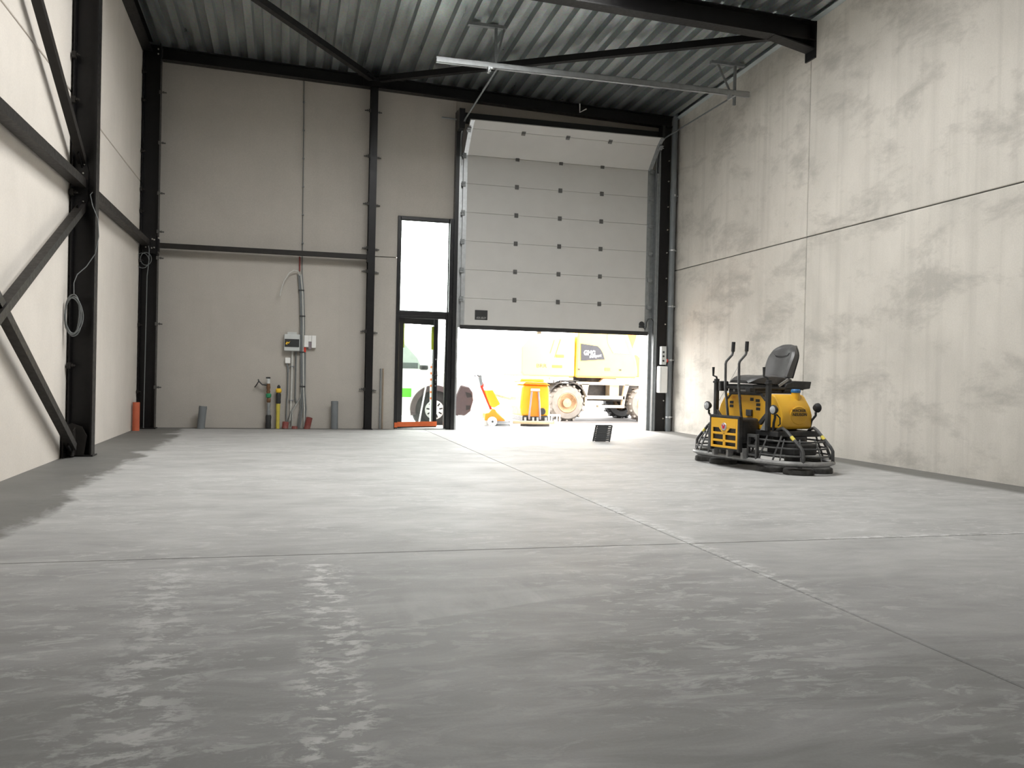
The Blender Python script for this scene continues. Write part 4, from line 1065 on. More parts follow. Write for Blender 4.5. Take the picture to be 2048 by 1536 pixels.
# round boss pressed in the outer face of the near tank, with the maker's name
sl = math.atan2(0.855 - 0.735, 0.53 - 0.44)
MB().lathe([(0.0, 0.004), (0.125, 0.004), (0.135, -0.004)], (0, 0, 0), 'z', 28).build('boss', M['tank_yellow'], tn).matrix_local = Matrix.Translation(Q(0.562, -0.06, 0.645)) @ Euler((0, PI / 2, 0)).to_matrix().to_4x4() @ Matrix.Diagonal((0.8, 1.0, 1, 1))
text_mesh('maker_name', 'WACKER', 0.05, M['dark_plastic'], tn, Q(0.5705, -0.055, 0.70), (PI / 2, 0, PI / 2), shear=-0.15, width=0.215, height=0.032, bold=0.0008)
text_mesh('maker_name', 'NEUSON', 0.05, M['dark_plastic'], tn, Q(0.5745, -0.065, 0.655), (PI / 2, 0, PI / 2), shear=0.1, width=0.215, height=0.036, bold=0.0008)
# posts with steering grips beside the cowl
for su in (1, -1):
    po = MB().box(su * 0.46 - 0.024, su * 0.46 + 0.024, -0.33, -0.28, 0.46, 1.045).box(su * 0.46 - 0.034, su * 0.46 + 0.034, -0.34, -0.27, 0.995, 1.02).bar(Q(su * 0.46, 0.305, 0.66), Q(su * 0.33, 0.305, 0.54), 0.035, 0.05).build('side_post', M['machine_black'], tr, bevel=0.005)
    MB().tube([Q(su * 0.46, 0.30, 1.03), Q(su * 0.45, 0.32, 1.07), Q(su * 0.45 - 0.03, 0.345, 1.085), Q(su * 0.45 - 0.03, 0.345, 1.19)], 0.013, 8, radii=[0.013, 0.012, 0.012, 0.017]).build('grip', M['rubber'], po, smooth=True)
# foot plate corner gussets
for su in (1, -1):
    MB().prism([(su * 0.34, 0.465), (su * 0.44, 0.465), (su * 0.44, 0.62)], 'y', -0.31, -0.29).build('gusset', M['bumper_grey'], tr)
# joystick levers
for su in (1, -1):
    pts = [Q(su * 0.12, 0.40, 0.60), Q(su * 0.12, 0.425, 0.78), Q(su * 0.12, 0.45, 0.95), Q(su * 0.12, 0.455, 1.225), Q(su * 0.12, 0.445, 1.255), Q(su * 0.12, 0.36, 1.335), Q(su * 0.12, 0.35, 1.365), Q(su * 0.12, 0.348, 1.38)]
    lv = MB().tube(pts, 0.0155, 8).build('joystick', M['guard_grey'], tr, smooth=True)
    MB().tube([Q(su * 0.12, 0.348, 1.375), Q(su * 0.12, 0.342, 1.49)], 0.022, 10).build('grip', M['rubber'], lv, smooth=True)
# lamps
def lamp(u_, v, z, d):
    l = MB().lathe([(0.0, 0.045 * d), (0.03, 0.04 * d), (0.052, 0.01 * d), (0.056, -0.012 * d), (0.05, -0.02 * d)], Q(u_, v, z), 'y', 18).build('work_lamp', M['rubber'], tr, smooth=True)
    MB().lathe([(0.0, -0.026 * d), (0.04, -0.022 * d), (0.05, -0.016 * d)], Q(u_, v, z), 'y', 18).build('lens', M['lamp_lens'], l, smooth=True)
    MB().tube([Q(u_, v - 0.02 * d, z - 0.05), Q(u_ - 0.0, v - 0.02 * d, z - 0.09), Q(u_ * 0.93, v - 0.04 * d, z - 0.15), Q(u_ * 0.9, v - 0.05 * d, z - 0.25)], 0.014, 6).build('stalk', M['rubber'], l, smooth=True)
lamp(0.585, 0.335, 0.71, 1); lamp(-0.585, 0.335, 0.71, 1); lamp(0.60, -0.30, 0.735, -1); lamp(-0.60, -0.30, 0.735, -1)
MB().tube([Q(0.60, 0.31, 0.66), Q(0.635, 0.29, 0.62), Q(0.63, 0.28, 0.55), Q(0.59, 0.27, 0.53)], 0.008, 6).build('lamp_cable', M['rubber'], tr, smooth=True)
# seat: base, pan, backrest
m = MB().box(-0.26, 0.26, -0.36, 0.42, 0.93, 0.965).box(-0.24, 0.24, -0.30, 0.35, 0.885, 0.93)
m.box(-0.28, -0.24, -0.42, -0.30, 0.90, 1.02).box(0.2, 0.28, -0.42, -0.34, 0.9, 0.95)
m.prism([(0.10, 0.90), (0.52, 0.95), (0.54, 1.035), (0.28, 1.04), (0.15, 1.0)], 'x', -0.26, 0.26)
m.build('seat_base', M['machine_black'], tr, bevel=0.008)
MB().cyl(Q(0.1, -0.52, 1.0), Q(0.1, -0.62, 1.0), 0.014, 8).build('base_lever', M['bumper_grey'], tr)
MB().bar(Q(0.268, -0.16, 1.055), Q(0.268, -0.02, 0.975), 0.012, 0.03).build('adjuster_bar', M['bumper_grey'], tr)
MB().lathe([(0.0, -0.006), (0.03, -0.005), (0.042, 0.0)], Q(-0.215, 0.25, 0.925), 'y', 18).build('key_switch', M['light_grey_plastic'], tr)
MB().box(-0.07, 0.10, -0.305, -0.301, 0.905, 0.925).build('label_strip', M['grey_mark'], tr)
MB().box(-0.15, -0.12, -0.305, -0.301, 0.90, 0.925).build('label_strip', M['grey_mark'], tr)
def cushion(name, nu, nt, front, back, mt, parent):
    vs = []; fs = []
    for f_ in (front, back):
        for j in range(nt + 1):
            for i in range(nu + 1):
                vs.append(f_(-1 + 2 * i / nu, j / nt))
    n1 = (nu + 1) * (nt + 1)
    for j in range(nt):
        for i in range(nu):
            q = j * (nu + 1) + i
            fs.append((q, q + 1, q + nu + 2, q + nu + 1)); fs.append((n1 + q, n1 + q + nu + 1, n1 + q + nu + 2, n1 + q + 1))
    rim = [i for i in range(nu + 1)] + [j * (nu + 1) + nu for j in range(1, nt + 1)] + [nt * (nu + 1) + i for i in range(nu - 1, -1, -1)] + [j * (nu + 1) for j in range(nt - 1, 0, -1)]
    for k in range(len(rim)):
        a, b = rim[k], rim[(k + 1) % len(rim)]
        fs.append((a, n1 + a, n1 + b, b))
    return MB().add(vs, fs).build(name, mt, parent, smooth=True)
def backw(t): return 0.232 * (1 - 0.08 * (1 - t)) * (1 - max(0, (t - 0.5) / 0.5) ** 2.4 * 0.46)
def bfront(s, t):
    ease = 1 - abs(s) ** 6 * 0.5
    v = -0.215 - 0.115 * t - 0.03 * t * t + 0.075 * abs(s) ** 2.2 * (1 - 0.35 * t) - 0.02 * (1 - abs(s) ** 2) * math.sin(PI * t) - (0.045 * max(0, (t - 0.85) / 0.15) ** 2) - (0.05 * abs(s) ** 10)
    z = 1.085 + 0.40 * t - 0.05 * abs(s) ** 3 * max(0, t - 0.5)
    return Q(s * backw(t), v, z)
def bback(s, t):
    v = -0.33 - 0.12 * t - 0.02 * (1 - abs(s) ** 2) + 0.055 * abs(s) ** 3
    z = 1.07 + 0.405 * t - 0.05 * abs(s) ** 3 * max(0, t - 0.5)
    return Q(s * backw(t) * 0.99, v, z)
bk = cushion('backrest', 14, 14, bfront, bback, M['seat_vinyl'], tr)
MB().tube([Q(-0.13, -0.30, 1.375), Q(-0.10, -0.298, 1.345), Q(0.0, -0.305, 1.335), Q(0.10, -0.298, 1.345), Q(0.13, -0.30, 1.375)], 0.004, 5).build('seam', M['seat_shell'], bk)
def shell_f(s, t):
    p = Vector(bback(s, t)); return p + Vector((0, 0.002, 0))
def shell_b(s, t):
    p = Vector(bback(s * 1.02, t)); return p + Vector((0, 0.022, 0))
cushion('seat_shell', 12, 10, shell_f, shell_b, M['seat_shell'], tr)
def panw(t): return 0.235 * (1 - max(0, (t - 0.7) / 0.3) ** 2.5 * 0.3)
def ptop(s, t):        # t from rear to nose
    v = -0.25 + 0.60 * t
    z = 1.085 - 0.028 * (1 - t) * (1 - abs(s) ** 2) + 0.028 * math.sin(PI * min(1, t * 1.1)) - 0.05 * max(0, (t - 0.75) / 0.25) ** 2 - 0.03 * abs(s) ** 7
    return Q(s * panw(t), v, z)
def pbot(s, t):
    return Q(s * panw(t) * 0.96, -0.25 + 0.585 * t, 0.985 + 0.02 * t)
cushion('seat_pan', 14, 14, ptop, pbot, M['seat_vinyl'], tr)
MB().box(-0.22, 0.22, -0.33, 0.28, 0.962, 0.988).build('pan_tray', M['seat_shell'], tr, bevel=0.01)
# whip aerial leaning past the levers
MB().tube([Q(-0.46, 0.30, 0.72), Q(-0.30, 0.18, 1.10), Q(-0.22, 0.10, 1.33)], 0.0035, 5).build('whip', M['cable_light'], tr)

# ================================================================== the yard
def gz(y): return 0.0 if y < 16.36 else max(-0.075, -0.075 * (y - 16.36) / 3.2)
m = MB()
ys = [16.36, 19.56, 34.0]
vs = [(x, y, gz(y)) for y in ys for x in (-40, 60)]
m.add(vs + [(p[0], p[1], p[2] - 0.3) for p in vs], [(0, 1, 3, 2), (2, 3, 5, 4), (6, 8, 9, 7), (8, 10, 11, 9), (0, 6, 7, 1), (4, 5, 11, 10), (0, 2, 8, 6), (2, 4, 10, 8), (1, 7, 9, 3), (3, 9, 11, 5)])
tag(m.build('yard', M['yard_concrete']), 'pale concrete yard outside the lorry door', 'ground', kind='structure')
tag(MB().prism([(-40, 23.2), (5.0, 23.0), (6.5, 19.75), (60, 19.6), (60, 27.2), (-40, 27.2)], 'z', -0.2, -0.068).build('road', M['asphalt']), 'grey asphalt under and behind the excavator', 'road', kind='structure')
tag(MB().box(-60, 90, 34.0, 90, -0.4, -0.07).build('far_ground', M['yard_concrete']), 'pale ground beyond the yard', 'ground', kind='structure')

def wheel(parent, name, c, r, wd, tyre, rim, rimr, lugs=0, spokes=0, turn=0.0, sgn=-1):
    """wheel with its axle along y; c = hub centre on the middle plane, outer face towards sgn*y"""
    s = sgn
    t = MB().lathe([(rimr, -wd / 2), (r * 0.86, -wd / 2), (r * 0.97, -wd * 0.36), (r, -wd * 0.2), (r, wd * 0.2), (r * 0.97, wd * 0.36), (r * 0.86, wd / 2), (rimr, wd / 2), (rimr, -wd / 2)], (0, 0, 0), 'y', 40)
    w_ = t.build(name, M[tyre], parent, smooth=True)
    w_.location = c; w_.rotation_euler = (0, 0, turn)
    if lugs:
        lm = MB().box(-r * 0.05, r * 0.05, -wd * 0.5, wd * 0.02, -0.03, 0.022).mesh('lug', M[tyre])
        for k in range(lugs):
            a = 2 * PI * k / lugs
            for q in (0, 1):
                aa = a + q * PI / lugs
                o = inst('lug', lm, w_, (r * math.cos(aa), wd * (0.0 if q == 0 else 0.46), r * math.sin(aa)), (0, PI / 2 - aa, 0), world=False)
    f = s * wd / 2
    MB().lathe([(rimr, f * 0.92), (rimr * 0.92, f * 1.02), (rimr * 0.82, f * 0.7), (rimr * 0.5, f * 0.45), (rimr * 0.42, f * 0.5), (rimr * 0.42, f * 0.95), (0.0, f * 1.0)], (0, 0, 0), 'y', 28, caps=False).build('rim', M[rim], w_, smooth=True)
    return w_

# ---- wheeled excavator, side on
EY, EZ0 = 20.5, -0.075
ex = empty('wheeled_excavator', (7.6, 21.4, EZ0), label='yellow wheeled excavator parked side-on outside the lorry door', cat='excavator')
def W(parent, name, mb, mt, **k): return mb.build(name, M[mt], parent, world=True, **k)
def local(p, q): return tuple(WM[q].inverted() @ Vector(p))
for (x, y, sg, nm) in ((6.75, 20.68, -1, 'front'), (8.86, 20.68, -1, 'f'), (6.75, 22.35, 1, 'r'), (8.86, 22.35, 1, 'r')):
    wheel(ex, 'wheel', local((x, y, EZ0 + 0.452), ex), 0.447, 0.36, 'tyre_dusty' if sg < 0 else 'tyre_black', 'rim_tan', 0.255, 16, turn=0.0, sgn=sg)
W(ex, 'axle', MB().cyl((6.75, 20.8, 0.37), (6.75, 22.3, 0.37), 0.09, 12), 'chassis_dark')
W(ex, 'axle', MB().cyl((8.86, 20.8, 0.37), (8.86, 22.3, 0.37), 0.09, 12), 'chassis_dark')
W(ex, 'chassis', MB().box(6.3, 9.5, 21.1, 21.95, 0.42, 0.86), 'chassis_dark')
W(ex, 'side_rail', MB().box(7.0, 9.4, 20.6, 20.7, 0.84, 0.91), 'chassis_beige')
W(ex, 'side_rail', MB().box(7.3, 8.3, 20.6, 20.68, 0.485, 0.57), 'chassis_beige')
W(ex, 'step', MB().box(7.58, 8.27, 20.52, 20.7, 0.27, 0.335), 'chassis_beige')
W(ex, 'strut', MB().prism([(7.14, 0.86), (7.34, 0.86), (7.30, 0.60), (7.29, 0.30), (7.24, 0.30), (7.24, 0.55)], 'y', 20.6, 20.72), 'chassis_beige')
W(ex, 'strut', MB().prism([(8.30, 0.86), (8.42, 0.86), (8.33, 0.55), (8.29, 0.28), (8.23, 0.28), (8.26, 0.55)], 'y', 20.6, 20.72), 'chassis_beige')
W(ex, 'tool_box', MB().box(7.95, 8.2, 20.75, 21.05, 0.56, 0.85), 'chassis_beige')
W(ex, 'mudguard', MB().lathe([(0.50, -0.2), (0.53, -0.2), (0.53, 0.2), (0.50, 0.2)], (6.75, 20.72, 0.40), 'y', 16, 0.25, 2.6), 'chassis_dark')
W(ex, 'deck_plate', MB().box(6.28, 7.03, 20.5, 20.95, 0.925, 0.94).box(6.28, 7.03, 20.5, 20.53, 0.86, 0.875).box(6.37, 6.40, 20.5, 20.53, 0.875, 0.925).box(6.55, 6.58, 20.5, 20.53, 0.875, 0.925), 'chassis_dark')
W(ex, 'turntable', MB().lathe([(0.62, 0.86), (0.62, 1.06)], (7.75, 21.5, 0), 'z', 32), 'chassis_dark')
W(ex, 'belly_plate', MB().prism([(7.62, 0.90), (7.72, 1.0), (8.35, 1.0), (8.48, 0.90)], 'y', 20.62, 20.75), 'chassis_beige')
W(ex, 'belly_plate', MB().box(6.32, 6.92, 20.6, 20.75, 0.945, 1.01), 'chassis_beige')
bd = W(ex, 'rear_body', MB().prism([(5.55, 1.12), (5.62, 1.02), (6.95, 1.02), (6.95, 2.06), (6.2, 2.10), (5.75, 1.98), (5.55, 1.75)], 'y', 20.58, 22.6), 'excavator_sunlit', bevel=0.05, segs=3)
W(bd, 'louvre', MB().box(6.45, 6.66, 20.565, 20.60, 1.50, 1.57), 'excavator_orange', bevel=0.01)
W(bd, 'louvre', MB().box(6.36, 6.62, 20.565, 20.60, 1.245, 1.31), 'excavator_orange', bevel=0.01)
W(bd, 'hatch_seam', MB().bar((6.42, 20.575, 1.50), (6.56, 20.575, 1.95), 0.012, 0.012), 'excavator_orange')
W(bd, 'hatch_seam', MB().bar((6.30, 20.575, 1.60), (6.40, 20.575, 1.93), 0.008, 0.008), 'excavator_orange')
W(bd, 'exhaust', MB().cyl((6.3, 21.6, 2.08), (6.3, 21.6, 2.4), 0.06, 12), 'chassis_dark')
text_mesh('fleet_letters', 'BRR', 0.1, M['chassis_dark'], bd, (6.09, 20.575, 1.285), (PI / 2, 0, 0), width=0.26, height=0.085, world=True)
cabp = [(6.97, 1.02), (8.56, 1.02), (8.615, 1.08), (8.615, 1.25), (8.57, 1.48), (8.44, 1.85), (8.30, 2.2), (8.2, 2.62), (8.1, 2.70), (7.3, 2.70), (7.2, 2.62), (7.0, 2.15)]
cb = W(ex, 'cab', MB().prism(cabp, 'y', 20.55, 21.45), 'excavator_yellow', bevel=0.04, segs=3)
W(cb, 'side_window', MB().prism([(7.08, 1.86), (7.52, 1.81), (7.60, 1.74), (7.66, 1.65), (7.72, 1.48), (7.09, 1.43)], 'y', 20.53, 20.552), 'excavator_window')
text_mesh('firm_name', 'GMG', 0.1, M['white_mark'], cb, (7.31, 20.527, 1.635), (PI / 2, 0, 0), width=0.30, height=0.125, world=True, bold=0.003)
text_mesh('firm_name', 'transport', 0.1, M['white_mark'], cb, (7.47, 20.527, 1.545), (PI / 2, math.radians(-7), 0), shear=0.3, width=0.32, height=0.085, world=True)
W(cb, 'door_window', MB().prism([(7.78, 2.0), (7.81, 1.86), (7.95, 1.64), (8.37, 1.64), (8.20, 2.06), (8.12, 2.3), (7.78, 2.3)], 'y', 20.53, 20.552), 'van_glass')
W(cb, 'seat_back', MB().prism([(7.95, 1.7), (8.1, 1.7), (8.15, 2.1), (8.0, 2.12)], 'y', 20.54, 20.549), 'light_grey_plastic')
W(cb, 'door_handle', MB().box(7.02, 7.07, 20.53, 20.552, 1.20, 1.24), 'chassis_dark')
W(cb, 'door_handle', MB().box(8.12, 8.17, 20.53, 20.552, 1.21, 1.25), 'chassis_dark')
W(cb, 'reflector', MB().box(7.73, 7.87, 20.535, 20.552, 1.20, 1.27), 'excavator_orange')
W(cb, 'sill_shade', MB().box(6.99, 8.55, 20.535, 20.56, 1.015, 1.055), 'excavator_orange')  # shadow along the lower body edge, put in as an orange strip
W(ex, 'boom', MB().prism([(8.55, 1.10), (8.80, 1.10), (9.1, 2.6), (8.85, 2.7), (8.62, 1.6)], 'y', 21.6, 21.95), 'excavator_orange', bevel=0.02)
W(ex, 'boom_bracket', MB().prism([(8.62, 1.05), (8.85, 1.05), (8.9, 1.5), (8.72, 1.64), (8.60, 1.6)], 'y', 20.9, 21.6), 'excavator_orange', bevel=0.02)
W(ex, 'hydraulic_hose', MB().tube([(8.72, 21.2, 1.62), (8.55, 21.15, 1.85), (8.42, 21.15, 2.1), (8.5, 21.2, 2.4), (8.8, 21.3, 2.6)], 0.022, 8), 'hose_grey', smooth=True)
W(ex, 'hydraulic_hose', MB().tube([(8.72, 21.2, 1.62), (8.75, 21.15, 1.85), (8.86, 21.2, 2.1), (9.0, 21.3, 2.45)], 0.03, 8), 'hose_grey', smooth=True)
W(ex, 'engine_hood', MB().box(5.7, 8.3, 21.5, 22.6, 1.02, 1.75), 'excavator_yellow', bevel=0.05)

# ---- walk-behind scrubber dryer seen from the rear
sy = 17.55
sz = gz(17.4)
sc = empty('scrubber_dryer', (5.08, sy, sz), label='large orange scrubber dryer with rear squeegee outside the door', cat='floor scrubber')
def S(name, mb, mt, p=None, **k): return mb.build(name, M[mt], p or sc, world=True, **k)
bodyp = [(-0.30, 0.21), (0.30, 0.21), (0.315, 0.45), (0.30, 0.80), (0.285, 0.865), (-0.275, 0.87), (-0.30, 0.80), (-0.325, 0.40)]
body = S('body', MB().prism([(5.08 + x, sz + z) for (x, z) in bodyp], 'y', sy, sy + 0.95), 'scrubber_amber', bevel=0.05, segs=3)
S('recess_shade', MB().prism([(4.97, sz + 0.2), (5.20, sz + 0.2), (5.16, sz + 0.74), (5.0, sz + 0.74)], 'y', sy - 0.008, sy + 0.02), 'scrubber_orange', body)  # shade of the rear hollow, put in as a deeper orange plate
S('tank_lid', MB().prism([(4.78, sz + 0.875), (5.38, sz + 0.865), (5.27, sz + 0.925), (4.84, sz + 0.93)], 'y', sy - 0.05, sy + 0.6), 'scrubber_orange', bevel=0.012)
S('front_tank', MB().box(4.82, 5.36, sy + 0.30, sy + 0.9, sz + 0.9, sz + 1.0), 'scrubber_amber', bevel=0.04)
for (x0, x1) in ((4.985, 4.93), (5.13, 5.165)):
    S('suction_hose', MB().tube([(x0, sy - 0.02, sz + 0.72), (x0 + (x1 - x0) * 0.4, sy - 0.04, sz + 0.55), (x1, sy - 0.05, sz + 0.22), (x1, sy - 0.06, sz + 0.14)], 0.022, 8), 'hose_grey', smooth=True)
S('hose_bracket', MB().box(4.96, 5.16, sy - 0.03, sy, sz + 0.735, sz + 0.79), 'light_grey_plastic', bevel=0.008)
S('charger_socket', MB().lathe([(0.0, -0.03), (0.06, -0.03), (0.075, 0.0)], (5.23, sy, sz + 0.31), 'y', 18), 'dark_plastic', body)
S('base_frame', MB().box(4.80, 5.36, sy - 0.01, sy + 0.9, sz + 0.10, sz + 0.22), 'dark_plastic', bevel=0.02)
for sx in (4.86, 5.30):
    S('rear_wheel', MB().lathe([(0.0, -0.035), (0.075, -0.035), (0.085, 0.0), (0.075, 0.035), (0.0, 0.035)], (sx, sy + 0.12, sz + 0.086), 'x', 20), 'tyre_black', smooth=True)
S('drive_wheel', MB().lathe([(0.0, -0.04), (0.11, -0.04), (0.125, 0.0), (0.11, 0.04), (0.0, 0.04)], (5.08, sy + 0.7, sz + 0.126), 'x', 20), 'tyre_black', smooth=True)
pts = []
for k in range(13):
    a = -1 + 2 * k / 12
    pts.append((5.05 + a * 0.47, sy - 0.16 + 0.12 * a * a, sz + 0.085))
sq = S('squeegee', MB().tube(pts, 0.035, 8, flat=0.7), 'squeegee', smooth=True)
S('squeegee_blade', MB().tube([(x, y + 0.02, sz + 0.035) for (x, y, z) in pts[2:11]], 0.034, 6, flat=0.2), 'chassis_dark', sq)
for (x, mt) in ((4.83, 'zinc'), (5.0, 'zinc'), (5.09, 'zinc'), (5.27, 'zinc')):
    S('squeegee_knob', MB().cyl((x, sy - 0.12, sz + 0.10), (x, sy - 0.11, sz + 0.19), 0.022, 10), mt, sq)
S('squeegee_roller', MB().cyl((5.50, sy - 0.07, sz + 0.06), (5.50, sy - 0.07, sz + 0.14), 0.04, 12), 'light_grey_plastic', sq)
S('side_cover', MB().prism([(sy + 0.2, sz + 0.08), (sy + 0.62, sz + 0.08), (sy + 0.6, sz + 0.42), (sy + 0.42, sz + 0.56), (sy + 0.25, sz + 0.42)], 'x', 5.385, 5.47), 'light_grey_plastic', bevel=0.02)
# white step stool beside it
o = empty('step_stool', (5.58, 17.75, gz(17.75)), label='small white stool right beside the orange scrubber dryer', cat='stool')
z0 = gz(17.75)
MB().box(5.50, 5.71, 17.78, 18.01, z0 + 0.21, z0 + 0.245).build('top', M['white_plastic'], o, world=True, bevel=0.008)
for (x, y) in ((5.515, 17.795), (5.695, 17.795), (5.515, 17.995), (5.695, 17.995)):
    MB().box(x - 0.012, x + 0.012, y - 0.012, y + 0.012, z0, z0 + 0.22).build('leg', M['white_plastic'], o, world=True)

# ---- single disc machine
dy = 17.6
dz = gz(dy)
dm = empty('disc_machine', (4.25, dy, dz), label='small orange single-disc floor machine with tilted handle', cat='floor machine')
def D(name, mb, mt, p=None, **k): return mb.build(name, M[mt], p or dm, world=True, **k)
D('body', MB().prism([(3.97, dz + 0.12), (4.42, dz + 0.10), (4.40, dz + 0.14), (4.24, dz + 0.27), (4.18, dz + 0.36), (4.12, dz + 0.355), (4.06, dz + 0.28), (3.99, dz + 0.27)], 'y', dy - 0.14, dy + 0.14), 'scrubber_orange', bevel=0.015)
D('motor', MB().lathe([(0.0, 0.285), (0.105, 0.285), (0.115, 0.27), (0.115, 0.09)], (4.32, dy + 0.03, dz), 'z', 24), 'light_grey_plastic', smooth=True)
D('disc_hood', MB().lathe([(0.0, 0.115), (0.21, 0.11), (0.215, 0.075), (0.20, 0.07)], (4.33, dy, dz), 'z', 28), 'grey_plastic', smooth=True)
D('disc', MB().lathe([(0.0, 0.05), (0.20, 0.05), (0.205, 0.005), (0.0, 0.005)], (4.34, dy, dz), 'z', 28), 'grey_plastic', smooth=True)
for y in (dy - 0.19, dy + 0.19):
    wt = D('wheel', MB().lathe([(0.05, -0.03), (0.09, -0.03), (0.10, -0.015), (0.10, 0.015), (0.09, 0.03), (0.05, 0.03)], (4.12, y, dz + 0.101), 'y', 24), 'light_grey_plastic', smooth=True)
    D('wheel_hub', MB().lathe([(0.0, -0.034), (0.02, -0.034), (0.025, -0.025), (0.052, -0.022), (0.052, 0.022), (0.0, 0.025)], (4.12, y, dz + 0.101), 'y', 18), 'dark_plastic', wt)
D('axle_cover', MB().cyl((4.0, dy - 0.12, dz + 0.085), (4.0, dy + 0.12, dz + 0.085), 0.075, 16), 'light_grey_plastic', smooth=True)
D('handle_post', MB().bar((4.15, dy, dz + 0.30), (3.91, dy, dz + 0.83), 0.05, 0.045, (1, 0, 0)), 'red_plastic')
D('water_tank', MB().prism([(3.97, dz + 0.74), (4.13, dz + 0.755), (4.30, dz + 0.46), (4.27, dz + 0.44), (4.17, dz + 0.38), (4.10, dz + 0.42)], 'y', dy - 0.15, dy + 0.15), 'scrubber_amber', bevel=0.02, segs=3)
D('hose_clip', MB().tube([(4.13, dy, dz + 0.755), (4.16, dy, dz + 0.79), (4.20, dy, dz + 0.785)], 0.008, 6), 'dark_plastic')
D('handle_head', MB().prism([(3.83, dz + 1.0), (3.86, dz + 1.06), (3.90, dz + 1.05), (3.93, dz + 0.85), (3.88, dz + 0.83)], 'y', dy - 0.09, dy + 0.09), 'grey_plastic', bevel=0.01)
D('handle_lock', MB().prism([(3.92, dz + 0.93), (3.96, dz + 0.86), (3.95, dz + 0.80), (3.89, dz + 0.83)], 'y', dy - 0.06, dy + 0.06), 'red_plastic', bevel=0.006)
D('grip_bar', MB().tube([(3.82, dy - 0.18, dz + 1.02), (3.80, dy - 0.16, dz + 1.05), (3.84, dy, dz + 1.04), (3.80, dy + 0.16, dz + 1.05), (3.82, dy + 0.18, dz + 1.02)], 0.013, 8), 'dark_plastic', smooth=True)

# ---- white van with a lime stripe, its nose reaching past the door post
vy = 17.82
vz = gz(vy + 0.1)
vn = empty('delivery_van', (1.6, vy + 0.9, vz), label='white van with lime green stripe seen through the entrance glass', cat='van')
def V(name, mb, mt, p=None, **k): return mb.build(name, M[mt], p or vn, world=True, **k)
wx = 2.985                                   # front wheel
arc = [(wx + 0.44 * math.cos(a), vz + 0.32 + 0.44 * math.sin(a)) for a in [PI * k / 10 for k in range(11)]]
rear = [(x - 3.05, z) for (x, z) in arc]
prof = [(-1.0, vz + 0.22)] + rear[::-1] + [(wx - 0.44, vz + 0.22)] + arc[::-1] + [(3.62, vz + 0.25), (3.70, vz + 0.5), (3.66, vz + 0.85), (3.45, vz + 1.0), (2.95, vz + 1.16), (2.62, vz + 1.45), (2.30, vz + 1.80), (2.1, vz + 1.90), (-0.85, vz + 1.92), (-1.0, vz + 1.8)]
vb = V('body', MB().prism(prof, 'y', vy, vy + 1.8), 'van_white', bevel=0.04, segs=2)
V('side_window', MB().prism([(1.75, vz + 1.16), (2.70, vz + 1.16), (2.60, vz + 1.38), (2.26, vz + 1.74), (1.75, vz + 1.74)], 'y', vy - 0.004, vy + 0.003), 'van_glass', vb)
V('interior_trim', MB().box(1.8, 2.62, vy - 0.003, vy + 0.001, vz + 1.162, vz + 1.28), 'grey_plastic', vb)
V('lime_stripe', MB().box(-0.95, wx - 0.49, vy - 0.004, vy + 0.002, vz + 0.575, vz + 0.755), 'van_lime', vb)
V('sill_trim', MB().box(0.42, wx - 0.44, vy - 0.012, vy + 0.05, vz + 0.20, vz + 0.30), 'white_plastic', vb)
V('arch_trim', MB().lathe([(0.40, -0.03), (0.50, -0.03), (0.52, 0.02), (0.40, 0.02)], (wx, vy, vz + 0.32), 'y', 24, -0.25, PI + 0.25), 'van_plastic', smooth=True)
V('wheel_well', MB().lathe([(0.0, 0.30), (0.44, 0.30), (0.44, 0.0)], (wx, vy + 0.02, vz + 0.32), 'y', 24), 'tyre_black')
for (x, sg) in ((wx, -1), (wx - 3.05, -1)):
    wv_ = wheel(vn, 'wheel', local((x, vy + 0.10, vz + 0.318), vn), 0.315, 0.19, 'tyre_black', 'hubcap', 0.20, 0, sgn=sg)
    MB().lathe([(0.0, -0.108), (0.12, -0.106), (0.185, -0.098), (0.20, -0.088)], (0, 0, 0), 'y', 28, caps=False).build('hubcap', M['hubcap'], wv_, smooth=True)
    for k in range(9):
        a = 2 * PI * k / 9 + 0.2
        MB().bar((0.10 * math.cos(a), -0.105, 0.10 * math.sin(a)), (0.17 * math.cos(a), -0.101, 0.17 * math.sin(a)), 0.03, 0.008, (0, 1, 0)).build('hub_slot', M['tyre_black'], wv_)
bp = [(3.44, vz + 0.22), (3.62, vz + 0.20), (3.74, vz + 0.30), (3.80, vz + 0.52), (3.78, vz + 0.70), (3.70, vz + 0.81), (3.52, vz + 0.84), (3.42, vz + 0.6)]
bm_ = V('bumper', MB().prism(bp, 'y', vy - 0.03, vy + 1.83), 'van_plastic', bevel=0.03, segs=3)
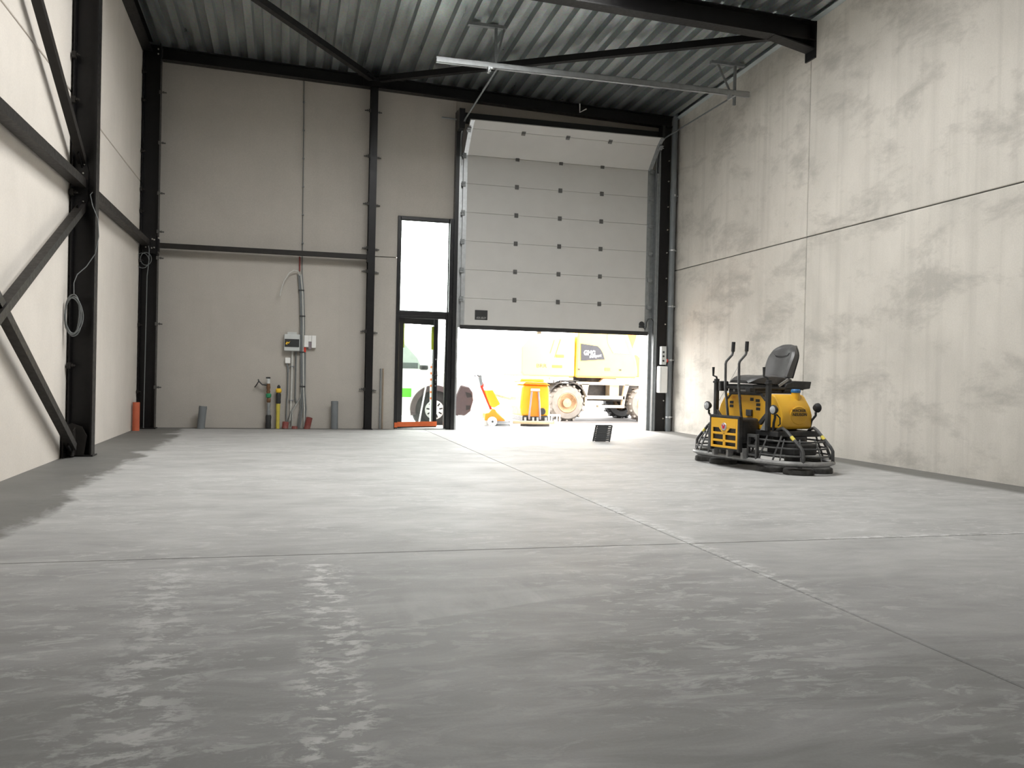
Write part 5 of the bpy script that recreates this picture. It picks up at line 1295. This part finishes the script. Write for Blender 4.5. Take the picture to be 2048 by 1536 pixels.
V('bumper_slot', MB().prism([(3.62, vz + 0.70), (3.74, vz + 0.67), (3.765, vz + 0.60), (3.66, vz + 0.58)], 'y', vy - 0.036, vy - 0.02), 'tyre_black', bm_)
V('bumper_slot', MB().prism([(3.64, vz + 0.42), (3.74, vz + 0.42), (3.72, vz + 0.34), (3.64, vz + 0.32)], 'y', vy - 0.036, vy - 0.02), 'tyre_black', bm_)
V('headlight', MB().prism([(3.30, vz + 0.9), (3.60, vz + 0.86), (3.58, vz + 0.94), (3.40, vz + 1.0)], 'y', vy - 0.006, vy + 0.02), 'white_plastic', vb)
V('mirror', MB().obox((2.73, vy - 0.10, vz + 1.19), (0.17, 0.14, 0.10)), 'dark_plastic', bevel=0.03)

# ---- pole and striped plank leaning outside the entrance
o = MB().cyl((2.53, 16.98, gz(16.98)), (2.78, 17.25, 1.22), 0.016, 10).cyl((2.525, 16.975, gz(16.97)), (2.535, 16.985, 0.02), 0.022, 10).build('leaning_pole', M['white_plastic'], smooth=True)
tag(o, 'thin white pole leaning outside the entrance glass', 'pole')
o = empty('barrier_plank', (2.86, 17.4, gz(17.4)), label='white and orange striped barrier plank behind the entrance glass', cat='barrier')
b0, b1 = Vector((2.86, 17.38, gz(17.38) + 0.0)), Vector((2.87, 17.52, 1.24))
MB().bar(b0, b1, 0.09, 0.02, (0, 1, 0)).build('plank', M['white_plastic'], o, world=True)
for k in range(6):
    t0 = 0.42 + k * 0.10
    MB().bar(b0.lerp(b1, t0) + Vector((0, -0.004, 0)), b0.lerp(b1, t0 + 0.035) + Vector((0, -0.004, 0)), 0.088, 0.02, (0, 1, 0)).build('stripe', M['orange_tape'], o, world=True)
# timber batten poking out behind the scrubber dryer
o = MB().bar((4.35, 18.6, 0.62), (5.2, 19.0, 0.42), 0.05, 0.05).bar((5.2, 18.98, 0.42), (5.2, 19.02, gz(19)), 0.05, 0.05).build('timber_batten', M['wood_dowel'])
tag(o, 'brown timber batten sticking out left of the scrubber dryer', 'timber')
